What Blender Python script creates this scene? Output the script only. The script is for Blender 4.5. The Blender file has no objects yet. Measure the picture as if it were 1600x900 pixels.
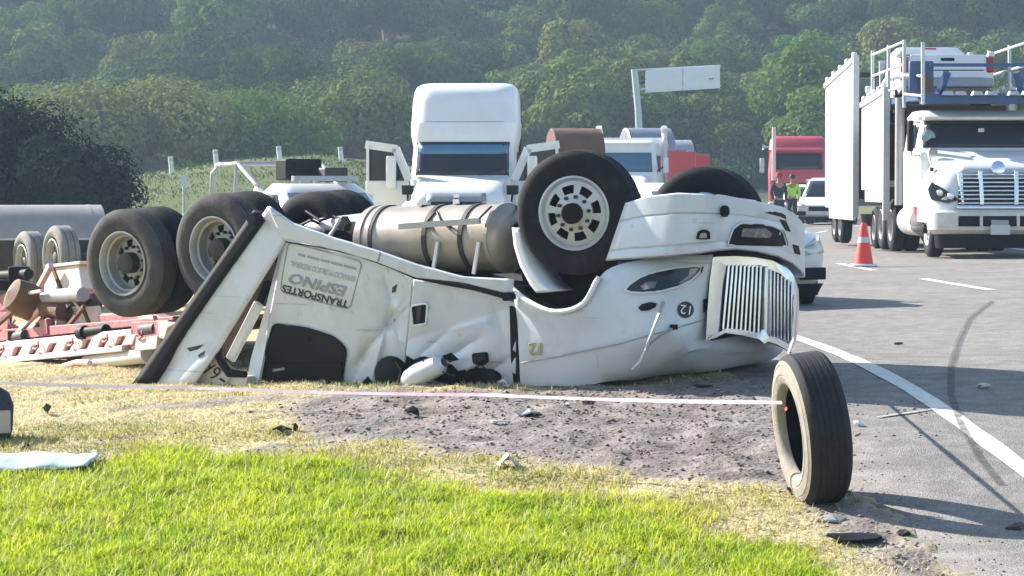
import bpy, bmesh, math, random
import numpy as np
from mathutils import Vector, Matrix, noise
from mathutils.bvhtree import BVHTree
random.seed(7); np.random.seed(7)
R = math.radians
scene = bpy.context.scene
col = scene.collection
# ------------------------------------------------------------------ camera
F = 4500.0                       # focal length in pixels of a 1600 px wide frame
TILT = math.atan(162.0 / F)      # eye level lies at row 288 of 900
CAMZ = 1.6
cam = bpy.data.cameras.new('camera'); cam.sensor_width = 36.0; cam.lens = F / 1600 * 36
cam.clip_start = 0.1; cam.clip_end = 3000
camo = bpy.data.objects.new('camera', cam); col.objects.link(camo)
camo.location = (0, 0, CAMZ); camo.rotation_euler = (R(90) - TILT, 0, 0)
scene.camera = camo
# ------------------------------------------------------------------ sky, sun, exposure
SUN_EL = R(30); SUN_BACK = R(35)        # low sun on the left, a little behind the wreck
sdir = Vector((-math.cos(SUN_BACK) * math.cos(SUN_EL), math.sin(SUN_BACK) * math.cos(SUN_EL), math.sin(SUN_EL)))
world = bpy.data.worlds.new('World'); scene.world = world; world.use_nodes = True
wn = world.node_tree.nodes; wl = world.node_tree.links
sky = wn.new('ShaderNodeTexSky'); sky.sky_type = 'NISHITA'; sky.sun_disc = False
sky.sun_elevation = SUN_EL; sky.sun_rotation = math.atan2(sdir.x, sdir.y)
sky.air_density = 1.2; sky.dust_density = 0.7; sky.ozone_density = 1.5
wn['Background'].inputs[1].default_value = 0.10
wl.new(sky.outputs[0], wn['Background'].inputs[0])
sl = bpy.data.lights.new('sun', 'SUN'); sl.energy = 5.0; sl.angle = R(0.5); sl.color = (1.0, 0.94, 0.86)
so = bpy.data.objects.new('sun', sl); col.objects.link(so)
so.rotation_euler = sdir.to_track_quat('Z', 'Y').to_euler()
vs = scene.view_settings
vs.view_transform = 'Standard'; vs.look = 'None'; vs.gamma = 1.0; vs.exposure = 1.48; vs.use_curve_mapping = False
scene.cycles.use_denoising = True
scene.cycles.volume_bounces = 0; scene.cycles.max_bounces = 6; scene.cycles.diffuse_bounces = 3
scene.cycles.glossy_bounces = 3; scene.cycles.transmission_bounces = 4; scene.cycles.transparent_max_bounces = 6
scene.cycles.caustics_reflective = False; scene.cycles.caustics_refractive = False
# ------------------------------------------------------------------ helpers
def ray(px, py):
    cx, cy = (px - 800.0) / F, (450.0 - py) / F
    c, s = math.cos(TILT), math.sin(TILT)
    return Vector((cx, c + cy * s, -s + cy * c))
def at(px, py, Y):
    d = ray(px, py); return Vector((0, 0, CAMZ)) + d * (Y / d.y)
_pk = [(-40, 0), (0, 0), (6, -.6), (12, -.86), (16, -.62), (18.2, -.41), (20, -.22), (22, -.03), (24, .08), (26, .13), (30, .17),
       (40, .2), (54, .19), (70, .12), (110, -.05), (150, .1), (190, .7), (220, 1.5), (260, 8), (380, 36), (430, 44), (700, 48)]
_py = np.linspace(-40, 700, 3701)
_pz = np.interp(_py, [k[0] for k in _pk], [k[1] for k in _pk])
_w = np.hanning(17); _w /= _w.sum()
_pz = np.convolve(np.pad(_pz, 8, mode='edge'), _w, mode='valid')
def sst(t):
    t = np.clip(t, 0, 1); return t * t * (3 - 2 * t)
def gz(x, y):
    x = np.asarray(x, float); y = np.asarray(y, float)
    z = np.interp(y, _py, _pz)
    c = np.interp(x, [-60, -14, -6, 1.6, 2.4, 12, 40], [-.6, -.62, -.52, -.02, .0, .19, .4])
    z = z + c
    z = z + np.interp(x, [-60, -16, -12.5, -10, -7, -4, -1.5], [2.0, 2.3, 2.75, 3.1, 3.25, 2.6, 0]) * sst((y - 72) / 34) * (1 - sst((y - 150) / 60))
    return z
def gzf(x, y): return float(gz(x, y))
def G(px, py, y0=9.0, y1=230.0):
    d = ray(px, py); Y = y0
    while Y < y1:
        p = Vector((0, 0, CAMZ)) + d * (Y / d.y)
        if p.z <= gzf(p.x, p.y): return Vector((p.x, p.y, gzf(p.x, p.y)))
        Y += 0.03 if Y < 60 else .2
    p = Vector((0, 0, CAMZ)) + d * (y1 / d.y); return Vector((p.x, p.y, gzf(p.x, p.y)))

MATS = {}
def mat(name, c, rough=.5, metal=0, c2=None, scale=6, amt=.5, bump=0, bscale=30, coat=0, spec=.5, trans=0, rnd=0, detail=4, alpha=None, thr=None):
    if name in MATS: return MATS[name]
    m = bpy.data.materials.new(name); m.use_nodes = True; MATS[name] = m
    nt = m.node_tree; n = nt.nodes; l = nt.links
    b = n['Principled BSDF']; b.inputs['Roughness'].default_value = rough; b.inputs['Metallic'].default_value = metal
    b.inputs['Coat Weight'].default_value = coat; b.inputs['Specular IOR Level'].default_value = spec
    b.inputs['Base Color'].default_value = (*c, 1)
    tc = n.new('ShaderNodeTexCoord')
    src = None
    if c2 is not None:
        t = n.new('ShaderNodeTexNoise'); t.inputs['Scale'].default_value = scale; t.inputs['Detail'].default_value = detail
        t.inputs['Roughness'].default_value = .62
        l.new(tc.outputs['Object'], t.inputs['Vector'])
        r = n.new('ShaderNodeValToRGB'); lo, hi = thr or (.5 - .3 * amt, .5 + .3 * amt)
        r.color_ramp.elements[0].position = lo; r.color_ramp.elements[0].color = (*c, 1)
        r.color_ramp.elements[1].position = hi; r.color_ramp.elements[1].color = (*c2, 1)
        l.new(t.outputs['Fac'], r.inputs['Fac']); src = r.outputs['Color']
    if rnd:
        oi = n.new('ShaderNodeObjectInfo'); hs = n.new('ShaderNodeHueSaturation')
        mr = n.new('ShaderNodeMapRange'); mr.inputs['To Min'].default_value = 1 - rnd; mr.inputs['To Max'].default_value = 1 + rnd
        l.new(oi.outputs['Random'], mr.inputs['Value']); l.new(mr.outputs[0], hs.inputs['Value'])
        mh = n.new('ShaderNodeMapRange'); mh.inputs['To Min'].default_value = .475; mh.inputs['To Max'].default_value = .525
        mm = n.new('ShaderNodeMath'); mm.operation = 'FRACT'; mx = n.new('ShaderNodeMath'); mx.operation = 'MULTIPLY'; mx.inputs[1].default_value = 7.31
        l.new(oi.outputs['Random'], mx.inputs[0]); l.new(mx.outputs[0], mm.inputs[0]); l.new(mm.outputs[0], mh.inputs['Value']); l.new(mh.outputs[0], hs.inputs['Hue'])
        if src: l.new(src, hs.inputs['Color'])
        else: hs.inputs['Color'].default_value = (*c, 1)
        src = hs.outputs['Color']
    if src: l.new(src, b.inputs['Base Color'])
    if bump:
        t2 = n.new('ShaderNodeTexNoise'); t2.inputs['Scale'].default_value = bscale; t2.inputs['Detail'].default_value = 6
        l.new(tc.outputs['Object'], t2.inputs['Vector'])
        bp = n.new('ShaderNodeBump'); bp.inputs['Strength'].default_value = bump; bp.inputs['Distance'].default_value = .02
        l.new(t2.outputs['Fac'], bp.inputs['Height']); l.new(bp.outputs[0], b.inputs['Normal'])
    if trans:
        tr = n.new('ShaderNodeBsdfTranslucent'); ms = n.new('ShaderNodeMixShader'); ms.inputs[0].default_value = trans
        if src: l.new(src, tr.inputs['Color'])
        else: tr.inputs['Color'].default_value = (*c, 1)
        l.new(b.outputs[0], ms.inputs[1]); l.new(tr.outputs[0], ms.inputs[2]); l.new(ms.outputs[0], n['Material Output'].inputs[0])
    return m

class MB:
    def __init__(s): s.v = []; s.f = []
    def add(s, vs, fs):
        o = len(s.v); s.v += [tuple(p) for p in vs]; s.f += [tuple(i + o for i in f) for f in fs]; return s
    def box(s, c, d, rot=None):
        hx, hy, hz = d[0] / 2, d[1] / 2, d[2] / 2
        P = [Vector((x, y, z)) for x in (-hx, hx) for y in (-hy, hy) for z in (-hz, hz)]
        if rot is not None: P = [rot @ p for p in P]
        c = Vector(c); P = [p + c for p in P]
        return s.add(P, [(0, 1, 3, 2), (4, 6, 7, 5), (0, 4, 5, 1), (2, 3, 7, 6), (0, 2, 6, 4), (1, 5, 7, 3)])
    def bar(s, p0, p1, w, h, up=Vector((0, 0, 1))):
        p0, p1 = Vector(p0), Vector(p1); a = (p1 - p0); L = a.length; a.normalize()
        x = a.cross(up)
        if x.length < 1e-4: x = a.cross(Vector((0, 1, 0)))
        x.normalize(); z = x.cross(a)
        return s.box((p0 + p1) / 2, (w, L, h), Matrix((x, a, z)).transposed())
    @staticmethod
    def basis(a):
        a = Vector(a).normalized(); x = a.cross(Vector((0, 0, 1)))
        if x.length < 1e-3: x = a.cross(Vector((0, 1, 0)))
        x.normalize(); return x, x.cross(a) * -1, a
    def lathe(s, prof, c, ax, n=32, closed=False, phase=0):
        x, y, a = MB.basis(ax); c = Vector(c); vs = []; fs = []
        for r, h in prof:
            for k in range(n):
                t = 2 * math.pi * k / n + phase
                vs.append(c + a * h + (x * math.cos(t) + y * math.sin(t)) * r)
        m = len(prof)
        for i in range(m if closed else m - 1):
            j = (i + 1) % m
            for k in range(n):
                k2 = (k + 1) % n; fs.append((i * n + k, i * n + k2, j * n + k2, j * n + k))
        return s.add(vs, fs)
    def cyl(s, p0, p1, r0, r1=None, n=16):
        p0, p1 = Vector(p0), Vector(p1); r1 = r0 if r1 is None else r1; L = (p1 - p0).length
        return s.lathe([(0.0001, 0), (r0, 0), (r1, L), (.0001, L)], p0, p1 - p0, n)
    def tube(s, pts, r, n=8, flat=None):
        pts = [Vector(p) for p in pts]; vs = []; fs = []; m = len(pts)
        for i, p in enumerate(pts):
            a = (pts[min(i + 1, m - 1)] - pts[max(i - 1, 0)]); x, y, a = MB.basis(a); rr = r[i] if isinstance(r, (list, tuple)) else r
            for k in range(n):
                t = 2 * math.pi * k / n; vs.append(p + (x * math.cos(t) + y * math.sin(t)) * rr)
        for i in range(m - 1):
            for k in range(n):
                k2 = (k + 1) % n; fs.append((i * n + k, i * n + k2, (i + 1) * n + k2, (i + 1) * n + k))
        fs.append(tuple(range(n))[::-1]); fs.append(tuple((m - 1) * n + k for k in range(n)))
        return s.add(vs, fs)
    def prism(s, poly, d):
        P = [Vector(p) for p in poly]; n = len(P); d = Vector(d)
        Q = [p + d for p in P]
        return s.add(P + Q, [tuple(range(n))[::-1], tuple(range(n, 2 * n))] + [(i, (i + 1) % n, n + (i + 1) % n, n + i) for i in range(n)])
    def grid(s, rows, closeu=False):
        m = len(rows); n = len(rows[0]); vs = [p for r in rows for p in r]; fs = []
        for i in range(m - 1):
            for k in range(n if closeu else n - 1):
                k2 = (k + 1) % n; fs.append((i * n + k, i * n + k2, (i + 1) * n + k2, (i + 1) * n + k))
        return s.add(vs, fs)
    def rings(s, levels, nc=4, cap=True):
        """rounded-rectangle rings: (z, half width, y front, y back, corner radius)"""
        rows = []
        for z, hw, yf, yb, r in levels:
            r = min(r, hw * .98, (yb - yf) * .49); ring = []
            for cx, cy, a0 in ((hw - r, yb - r, 0), (-hw + r, yb - r, 90), (-hw + r, yf + r, 180), (hw - r, yf + r, 270)):
                for k in range(nc + 1):
                    t = R(a0 + 90 * k / nc); ring.append((cx + r * math.cos(t), cy + r * math.sin(t), z))
            rows.append(ring)
        o = len(s.v); s.grid(rows, True); n = len(rows[0])
        if cap: s.f.append(tuple(o + k for k in range(n))[::-1]); s.f.append(tuple(o + (len(rows) - 1) * n + k for k in range(n)))
        return s
def obj(name, mb, m, parent=None, smooth=True, bevel=0, solid=0, sub=0, ang=38, local=False, out=None):
    me = bpy.data.meshes.new(name); me.from_pydata(mb.v, [], mb.f); me.validate(); me.update()
    bm = bmesh.new(); bm.from_mesh(me); bmesh.ops.recalc_face_normals(bm, faces=bm.faces)
    if out is not None and sum(f.calc_area() * f.normal.dot(out) for f in list(bm.faces)[:6]) < 0: bmesh.ops.reverse_faces(bm, faces=bm.faces)
    bm.to_mesh(me); bm.free()
    me.materials.append(m)
    if smooth:
        me.polygons.foreach_set('use_smooth', [True] * len(me.polygons)); me.set_sharp_from_angle(angle=R(ang))
    o = bpy.data.objects.new(name, me); col.objects.link(o)
    if solid:
        md = o.modifiers.new('s', 'SOLIDIFY'); md.thickness = abs(solid); md.offset = -1 if solid > 0 else 1
    if sub:
        md = o.modifiers.new('u', 'SUBSURF'); md.levels = sub; md.render_levels = sub
    if bevel:
        md = o.modifiers.new('b', 'BEVEL'); md.width = bevel; md.segments = 2; md.limit_method = 'ANGLE'; md.angle_limit = R(35)
    if parent is not None: setp(o, parent, local)
    return o
def mw(o):
    m = Matrix.Translation(o.location) @ o.rotation_euler.to_matrix().to_4x4()
    return m if o.parent is None else mw(o.parent) @ o.matrix_parent_inverse @ m
def setp(o, parent, local):
    """local: the mesh is given in the parent's own frame; otherwise in world coordinates"""
    o.parent = parent
    if not local: o.matrix_parent_inverse = mw(parent).inverted()
def tag(o, label=None, cat=None, group=None, kind=None):
    if label: o['label'] = label
    if cat: o['category'] = cat
    if group: o['group'] = group
    if kind: o['kind'] = kind
    return o
def thing(name, label, cat, loc=(0, 0, 0), rz=0, group=None):
    o = bpy.data.objects.new(name, None); col.objects.link(o); o.empty_display_size = .2
    o.location = loc; o.rotation_euler = (0, 0, rz); return tag(o, label, cat, group)
def recenter(o):
    """give a world-built single mesh an origin at its base"""
    c = np.empty(len(o.data.vertices) * 3); o.data.vertices.foreach_get('co', c); c = c.reshape(-1, 3)
    b = Vector(((c[:, 0].min() + c[:, 0].max()) / 2, (c[:, 1].min() + c[:, 1].max()) / 2, c[:, 2].min()))
    o.data.transform(Matrix.Translation(-b)); o.location = b; return o
def fastmesh(name, V, Fs, m, nper):
    """numpy vertices and equal-size faces"""
    me = bpy.data.meshes.new(name); V = np.ascontiguousarray(V, np.float32); Fs = np.ascontiguousarray(Fs, np.int32)
    me.vertices.add(len(V)); me.vertices.foreach_set('co', V.ravel())
    me.loops.add(Fs.size); me.loops.foreach_set('vertex_index', Fs.ravel())
    me.polygons.add(len(Fs)); me.polygons.foreach_set('loop_start', np.arange(0, Fs.size, nper, dtype=np.int32))
    me.polygons.foreach_set('loop_total', np.full(len(Fs), nper, np.int32)); me.update(calc_edges=True); me.validate(); me.materials.append(m)
    return me
# ------------------------------------------------------------------ shared materials
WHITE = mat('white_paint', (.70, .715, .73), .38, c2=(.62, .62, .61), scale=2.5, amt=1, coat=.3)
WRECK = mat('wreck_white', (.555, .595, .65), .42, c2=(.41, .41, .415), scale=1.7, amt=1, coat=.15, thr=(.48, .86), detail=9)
def wreck_paint():
    n = WRECK.node_tree.nodes; l = WRECK.node_tree.links; b = n['Principled BSDF']; src = b.inputs['Base Color'].links[0].from_socket; tc = n.new('ShaderNodeTexCoord')
    # scraped streaks and road grime, each with its own shape
    for sc, rot, lo, hi, colr, k in (((1.2, 1.2, 26), .5, .66, .74, (.20, .18, .17), .7), ((26, 3, 1.5), .2, .69, .75, (.30, .29, .28), .6), ((3.2, 3.2, 3.2), 0, .58, .80, (.30, .26, .22), .55), ((11, 11, 11), 0, .66, .76, (.22, .19, .17), .5)):
        mp = n.new('ShaderNodeMapping'); mp.inputs['Scale'].default_value = sc; mp.inputs['Rotation'].default_value = (rot, rot * .6, .4); t = n.new('ShaderNodeTexNoise'); t.inputs['Scale'].default_value = 1; t.inputs['Detail'].default_value = 7
        l.new(tc.outputs['Object'], mp.inputs[0]); l.new(mp.outputs[0], t.inputs['Vector']); r = n.new('ShaderNodeMapRange'); r.inputs['From Min'].default_value = lo; r.inputs['From Max'].default_value = hi; r.inputs['To Max'].default_value = k
        l.new(t.outputs['Fac'], r.inputs['Value']); x = n.new('ShaderNodeMix'); x.data_type = 'RGBA'; l.new(r.outputs[0], x.inputs['Factor']); l.new(src, x.inputs['A']); x.inputs['B'].default_value = (*colr, 1); src = x.outputs['Result']
    l.new(src, b.inputs['Base Color'])
wreck_paint()
DWHITE = mat('dusty_white', (.66, .65, .62), .55, c2=(.45, .41, .36), scale=4, amt=1)
RUBBER = mat('tyre_rubber', (.012, .013, .016), .85, c2=(.032, .031, .031), scale=9, amt=1, thr=(.5, .85), bump=.25, bscale=60, spec=.25)
DUSTRUB = mat('dusty_rubber', (.040, .039, .040), .9, c2=(.105, .097, .09), scale=7, amt=1, bump=.3, bscale=50, spec=.2)
ALU = mat('alloy', (.56, .57, .60), .42, .45, c2=(.40, .40, .41), scale=9, amt=1)
DIRTYALU = mat('dirty_alloy', (.50, .49, .48), .5, .4, c2=(.28, .255, .235), scale=6, amt=1)
TANK = mat('tank_aluminium', (.46, .39, .32), .45, .35, c2=(.22, .19, .165), scale=3, amt=1.2, bump=.06, bscale=14)
CHROME = mat('chrome', (.74, .79, .87), .24, .9, c2=(.62, .66, .72), scale=20, amt=1)
BLACK = mat('black_plastic', (.006, .007, .010), .6, c2=(.015, .015, .017), scale=12, amt=1, spec=.12)
DARKMET = mat('dark_metal', (.018, .018, .019), .65, .2, c2=(.06, .047, .038), scale=8, amt=1, bump=.2)
DGLASS = mat('dusty_dark_glass', (.005, .007, .012), .3, c2=(.012, .015, .021), scale=3, amt=1, spec=.12)
GLASS = mat('dark_glass', (.010, .014, .022), .08, c2=(.022, .027, .038), scale=2, amt=1, spec=.35)
LENS = mat('lens', (.10, .10, .11), .08, c2=(.35, .33, .32), scale=9, amt=.5, spec=.8, thr=(.55, .7))
RED = mat('red_paint', (.48, .035, .06), .4, c2=(.38, .03, .045), scale=3, amt=1, coat=.3)
ORANGE = mat('orange_plastic', (.75, .045, .03), .5, c2=(.6, .04, .03), scale=8, amt=1)
GREY = mat('grey_metal', (.32, .33, .35), .5, .3, c2=(.24, .25, .26), scale=6, amt=1)
GALV = mat('galvanised', (.50, .53, .55), .5, .35, c2=(.38, .41, .43), scale=10, amt=1)
BLUE = mat('blue_frame', (.03, .09, .24), .45, c2=(.025, .06, .15), scale=5, amt=1)
STEEL = mat('coil_steel', (.34, .35, .38), .42, .6, c2=(.22, .23, .26), scale=3, amt=1)
RUST = mat('rusty_coil', (.17, .075, .035), .85, c2=(.065, .045, .04), scale=2.2, amt=1, bump=.2)
CREAM = mat('cream_panel', (.78, .70, .58), .6, c2=(.62, .50, .42), scale=5, amt=1.2)
PINK = mat('faded_red_shaded', (.24, .055, .07), .6, c2=(.40, .16, .16), scale=7, amt=.8, bump=.1)  # trailer red darkened to stand for its shaded faces
BROWN = mat('rust_brown', (.16, .08, .04), .8, c2=(.07, .035, .02), scale=8, amt=1, bump=.3)
BLKINK = mat('black_ink', (.02, .02, .025), .6)
GRYINK = mat('grey_ink', (.30, .31, .33), .6)

# ------------------------------------------------------------------ wheels
def annulus(mb, c, ax, r0, h0, r1, h1, n, keep=None):
    x, y, a = MB.basis(ax); c = Vector(c); vs = []; fs = []
    for r, h in ((r0, h0), (r1, h1)):
        for k in range(n):
            t = 2 * math.pi * k / n; vs.append(c + a * h + (x * math.cos(t) + y * math.sin(t)) * r)
    for k in range(n):
        if keep is None or keep(k): fs.append((k, (k + 1) % n, n + (k + 1) % n, n + k))
    mb.add(vs, fs)
def tyre_mb(c, ax, Rr=.51, wd=.28, rb=.29, n=56, grooves=4, tread=False):
    t = MB(); tw = wd * .5
    pr = [(rb, -.035), (rb + .03, -.012), (rb + .07, 0), (Rr - .09, .002), (Rr - .045, -.010), (Rr - .012, -.035), (Rr, -.05)]
    g0, g1 = -.05, -wd + .05
    for k in range(grooves):
        cc = g0 + (g1 - g0) * (k + .5) / grooves
        pr += [(Rr, cc + .008), (Rr - .014, cc + .006), (Rr - .014, cc - .006), (Rr, cc - .008)]
    pr += [(Rr, g1), (Rr - .012, -wd + .035), (Rr - .045, -wd + .01), (Rr - .09, -wd - .002), (rb + .07, -wd), (rb + .03, -wd + .012), (rb, -wd + .035)]
    t.lathe(pr, c, ax, n, closed=False); return t
def wheel(parent, c, ax, kind='front', Rr=.51, wd=.28, local=False, tm=None, detail=True, n=56, rimmat=None):
    ax = Vector(ax).normalized(); c = Vector(c)
    ty = obj('tyre', tyre_mb(c, ax, Rr, wd, n=n, grooves=4 if detail else 2), tm or RUBBER, parent, local=local, ang=30)
    if kind == 'inner': return ty
    rm = MB(); s = Rr / .51; N = 64
    RA = .295 * s
    if kind == 'front':
        rm.lathe([(RA, -.045), (RA + .012, -.012), (RA - .004, -.006), (RA - .02, -.02), (RA - .03, -.035)], c, ax, N)
        h = lambda r: -.035 + .05 * (1 - r / (RA - .03))
        nh = 8; keep = lambda k: (k % 8) >= 5
    else:
        dp = -.165
        rm.lathe([(RA, -.045), (RA + .012, -.012), (RA - .004, -.006), (RA - .02, -.03), (RA - .028, -.07), (RA - .045, -.08), (RA - .05, dp)], c, ax, N)
        h = lambda r: dp + .03 * (1 - r / (RA - .05)); nh = 8; keep = lambda k: (k % 8) >= 4
    ro = (RA - .03) if kind == 'front' else (RA - .05)
    r2, r1 = ro * .87, ro * .61
    if kind != 'front': r2, r1 = ro * .90, ro * .62
    annulus(rm, c, ax, ro, h(ro), r2, h(r2), N); annulus(rm, c, ax, r2, h(r2), r1, h(r1), N, keep); annulus(rm, c, ax, r1, h(r1), .03, h(.03), N)
    annulus(rm, c, ax, r2, h(r2), r2, h(r2) - .03, N); annulus(rm, c, ax, r1, h(r1), r1, h(r1) - .03, N)
    ri = obj('rim', rm, rimmat or (ALU if kind == 'front' else DIRTYALU), ty, local=local, ang=30)
    bk = MB(); bk.lathe([(.02, -.21), (ro + .01, -.21), (ro + .01, -.20)], c, ax, 24); obj('brake_drum', bk, DARKMET, ty, local=local)
    hb = MB(); hr = .085 * s if kind == 'front' else .10 * s; h0 = h(.05)
    hb.lathe([(hr, h0 - .02), (hr, h0 + (.05 if kind == 'front' else .09)), (hr * .8, h0 + (.065 if kind == 'front' else .10)), (.001, h0 + (.068 if kind == 'front' else .102))], c, ax, 24)
    obj('hub_cap', hb, BLACK if kind == 'front' else DARKMET, ty, local=local)
    if detail:
        x, y, a = MB.basis(ax)
        for k in range(10):
            t = 2 * math.pi * k / 10 + .15; p = c + (x * math.cos(t) + y * math.sin(t)) * (.135 * s if kind == 'front' else .15 * s)
            lm = MB(); lm.cyl(p + a * (h(.14) - .005), p + a * (h(.14) + .028), .017 * s, .015 * s, 6); obj('lug_nut', lm, DARKMET, ty, local=local)
    return ty
# ================================================================== GROUND
def spaced(lo, hi, a, b, step, grow):
    xs = list(np.arange(a, b + 1e-6, step)); s = step; x = b
    while x < hi: s *= grow; x += s; xs.append(min(x, hi))
    s = step; x = a
    while x > lo: s *= grow; x -= s; xs.insert(0, max(x, lo))
    return np.array(xs)
gx = spaced(-420, 420, -5.2, 4.2, .06, 1.12); gy = spaced(-30, 700, 15.0, 29.0, .06, 1.10)
GX, GY = np.meshgrid(gx, gy)
def vnoise(x, y, sc, seed=0):
    """cheap value noise on arrays"""
    x = x * sc + seed * 17.3; y = y * sc - seed * 9.1
    xi = np.floor(x); yi = np.floor(y); fx = x - xi; fy = y - yi; fx = fx * fx * (3 - 2 * fx); fy = fy * fy * (3 - 2 * fy)
    h = lambda a, b: np.modf(np.abs(np.sin(a * 127.1 + b * 311.7 + seed * 3.7) * 43758.5453))[0]
    return (h(xi, yi) * (1 - fx) + h(xi + 1, yi) * fx) * (1 - fy) + (h(xi, yi + 1) * (1 - fx) + h(xi + 1, yi + 1) * fx) * fy
def fbm(x, y, sc, seed=0, o=4):
    return sum(vnoise(x, y, sc * 2 ** k, seed + k) * .5 ** k for k in range(o)) / sum(.5 ** k for k in range(o))
def inpoly(poly, X, Y):
    ins = np.zeros(X.shape, bool); n = len(poly)
    for i in range(n):
        x0, y0 = poly[i]; x1, y1 = poly[(i + 1) % n]
        c = ((y0 > Y) != (y1 > Y)) & (X < (x1 - x0) * (Y - y0) / (y1 - y0 + 1e-12) + x0); ins ^= c
    return ins
def blur(M, k):
    w = np.ones(k) / k
    M = np.apply_along_axis(lambda r: np.convolve(r, w, 'same'), 0, M); return np.apply_along_axis(lambda r: np.convolve(r, w, 'same'), 1, M)
# zones are laid out in plan
gb = [G(*p) for p in ((-80, 742), (130, 735), (300, 728), (500, 724), (700, 748), (900, 790), (1050, 832), (1180, 872), (1290, 915))]
gbx = [p.x for p in gb] + [gb[-1].x + .4]; gby = [p.y for p in gb] + [14.0]
dirt_poly = [(p.x, p.y) for p in (G(430, 640), G(520, 612), G(1000, 603), G(1215, 590), G(1300, 700), G(1370, 800), G(1480, 899), G(1420, 899), G(1300, 830),
             G(1215, 765), G(1080, 748), G(930, 735), G(800, 712), G(640, 700), G(500, 690))] 
dirt_poly[6] = (dirt_poly[6][0] + .3, 14.5); dirt_poly[7] = (dirt_poly[7][0], 14.5)
def green_mask(X, Y): return sst((np.interp(X, gbx, gby) + (fbm(X, Y, 1.1, 3) - .5) * 2.4 - Y) / 1.3 + .5)
GZ = gz(GX, GY)
near = sst((34 - GY) / 4) * sst((GX + 16) / 4) * sst((GY - 12) / 2)
gm = green_mask(GX, GY)
dm = blur(inpoly(dirt_poly, GX + (fbm(GX, GY, 2.2, 8) - .5) * .5, GY + (fbm(GX, GY, 2.2, 12) - .5) * .9).astype(float), 5)
streak = sst((fbm(GX * .6, GY * 2.2, 1.5, 21) - .56) / .1) * sst((GY - 20.0) / .6) * (1 - gm)
dm = np.clip(np.maximum(dm, streak * .75), 0, 1) * near
# relief: clods in the dirt, tufts elsewhere
GZ = GZ + near * ((fbm(GX, GY, 3.0, 31, 3) - .5) * .07 + dm * (fbm(GX, GY, 9.0, 41, 3) - .5) * .045 + (1 - dm) * (fbm(GX, GY, 6, 51, 3) - .5) * .03)
# the hillside is uneven
GZ = GZ + sst((GY - 200) / 40) * (fbm(GX, GY, .02, 61, 3) - .5) * 7
# ---------------- road in plan, from its painted edge line
el = [G(*p) for p in ((1600, 715), (1520, 672), (1450, 634), (1400, 606), (1340, 575), (1290, 547), (1250, 525))]
cf = np.polyfit([p.y for p in el], [p.x for p in el], 1)
def edge_x(y):
    y = np.asarray(y, float); lin = np.polyval(cf, np.minimum(y, 34)); s = cf[0]
    return lin + np.where(y > 34, (y - 34) * s * np.exp(-(y - 34) / 25), 0) + np.where(y > 44, ((y - 44) ** 2) * .0021, 0)
LANE = 4.15
def road_left(y): return edge_x(y) - 1.25 + (fbm(y, y * 0, 1.7, 5) - .5) * .35
def road_right(y): return edge_x(y) + 2 * LANE + 2.0
inroad = ((GX > road_left(GY) + .12) & (GX < road_right(GY) - .1) & (GY < 240)).astype(float)
GZ = np.where(inroad > 0, gz(GX, GY) - .05, GZ)
ny, nx = GX.shape
V = np.stack([GX, GY, GZ], -1).reshape(-1, 3)
ii = (np.arange(ny - 1)[:, None] * nx + np.arange(nx - 1)[None, :]).ravel()
Q = np.stack([ii, ii + 1, ii + nx + 1, ii + nx], -1)
def ground_material():
    m = bpy.data.materials.new('verge'); m.use_nodes = True; nt = m.node_tree; n = nt.nodes; l = nt.links; b = n['Principled BSDF']
    b.inputs['Roughness'].default_value = .95; b.inputs['Specular IOR Level'].default_value = .2
    at_ = n.new('ShaderNodeAttribute'); at_.attribute_name = 'zone'; sp = n.new('ShaderNodeSeparateColor'); l.new(at_.outputs['Color'], sp.inputs[0])
    tc = n.new('ShaderNodeTexCoord')
    def ns(scale, c1, c2, lo, hi):
        t = n.new('ShaderNodeTexNoise'); t.inputs['Scale'].default_value = scale; t.inputs['Detail'].default_value = 7; t.inputs['Roughness'].default_value = .65
        l.new(tc.outputs['Object'], t.inputs['Vector']); r = n.new('ShaderNodeValToRGB')
        r.color_ramp.elements[0].position = lo; r.color_ramp.elements[0].color = (*c1, 1); r.color_ramp.elements[1].position = hi; r.color_ramp.elements[1].color = (*c2, 1)
        l.new(t.outputs['Fac'], r.inputs['Fac']); return r.outputs['Color'], t.outputs['Fac']
    straw, _ = ns(9, (.30, .245, .12), (.50, .42, .24), .3, .7)
    soil, _ = ns(7, (.05, .075, .022), (.10, .13, .04), .3, .7)
    dirt, f = ns(3.2, (.105, .088, .08), (.27, .235, .215), .36, .64)
    wood, _ = ns(.05, (.02, .032, .016), (.04, .055, .025), .35, .65)
    def mix(a, b_, fac):
        x = n.new('ShaderNodeMix'); x.data_type = 'RGBA'; l.new(fac, x.inputs['Factor']); l.new(a, x.inputs['A']); l.new(b_, x.inputs['B']); return x.outputs['Result']
    c = mix(straw, soil, sp.outputs[0]); c = mix(c, dirt, sp.outputs[2]); c = mix(c, wood, sp.outputs[1])
    l.new(c, b.inputs['Base Color'])
    t = n.new('ShaderNodeTexNoise'); t.inputs['Scale'].default_value = 28; t.inputs['Detail'].default_value = 8; l.new(tc.outputs['Object'], t.inputs['Vector'])
    bp = n.new('ShaderNodeBump'); bp.inputs['Strength'].default_value = .8; bp.inputs['Distance'].default_value = .03
    l.new(t.outputs['Fac'], bp.inputs['Height']); l.new(bp.outputs[0], b.inputs['Normal']); return m
gme = fastmesh('ground', V, Q, ground_material(), 4)
gme.polygons.foreach_set('use_smooth', [True] * len(gme.polygons))
far = sst((GY - 120) / 60); emb = sst((GY - 60) / 15) * (1 - far)
ca = gme.color_attributes.new('zone', 'FLOAT_COLOR', 'POINT')
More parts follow.
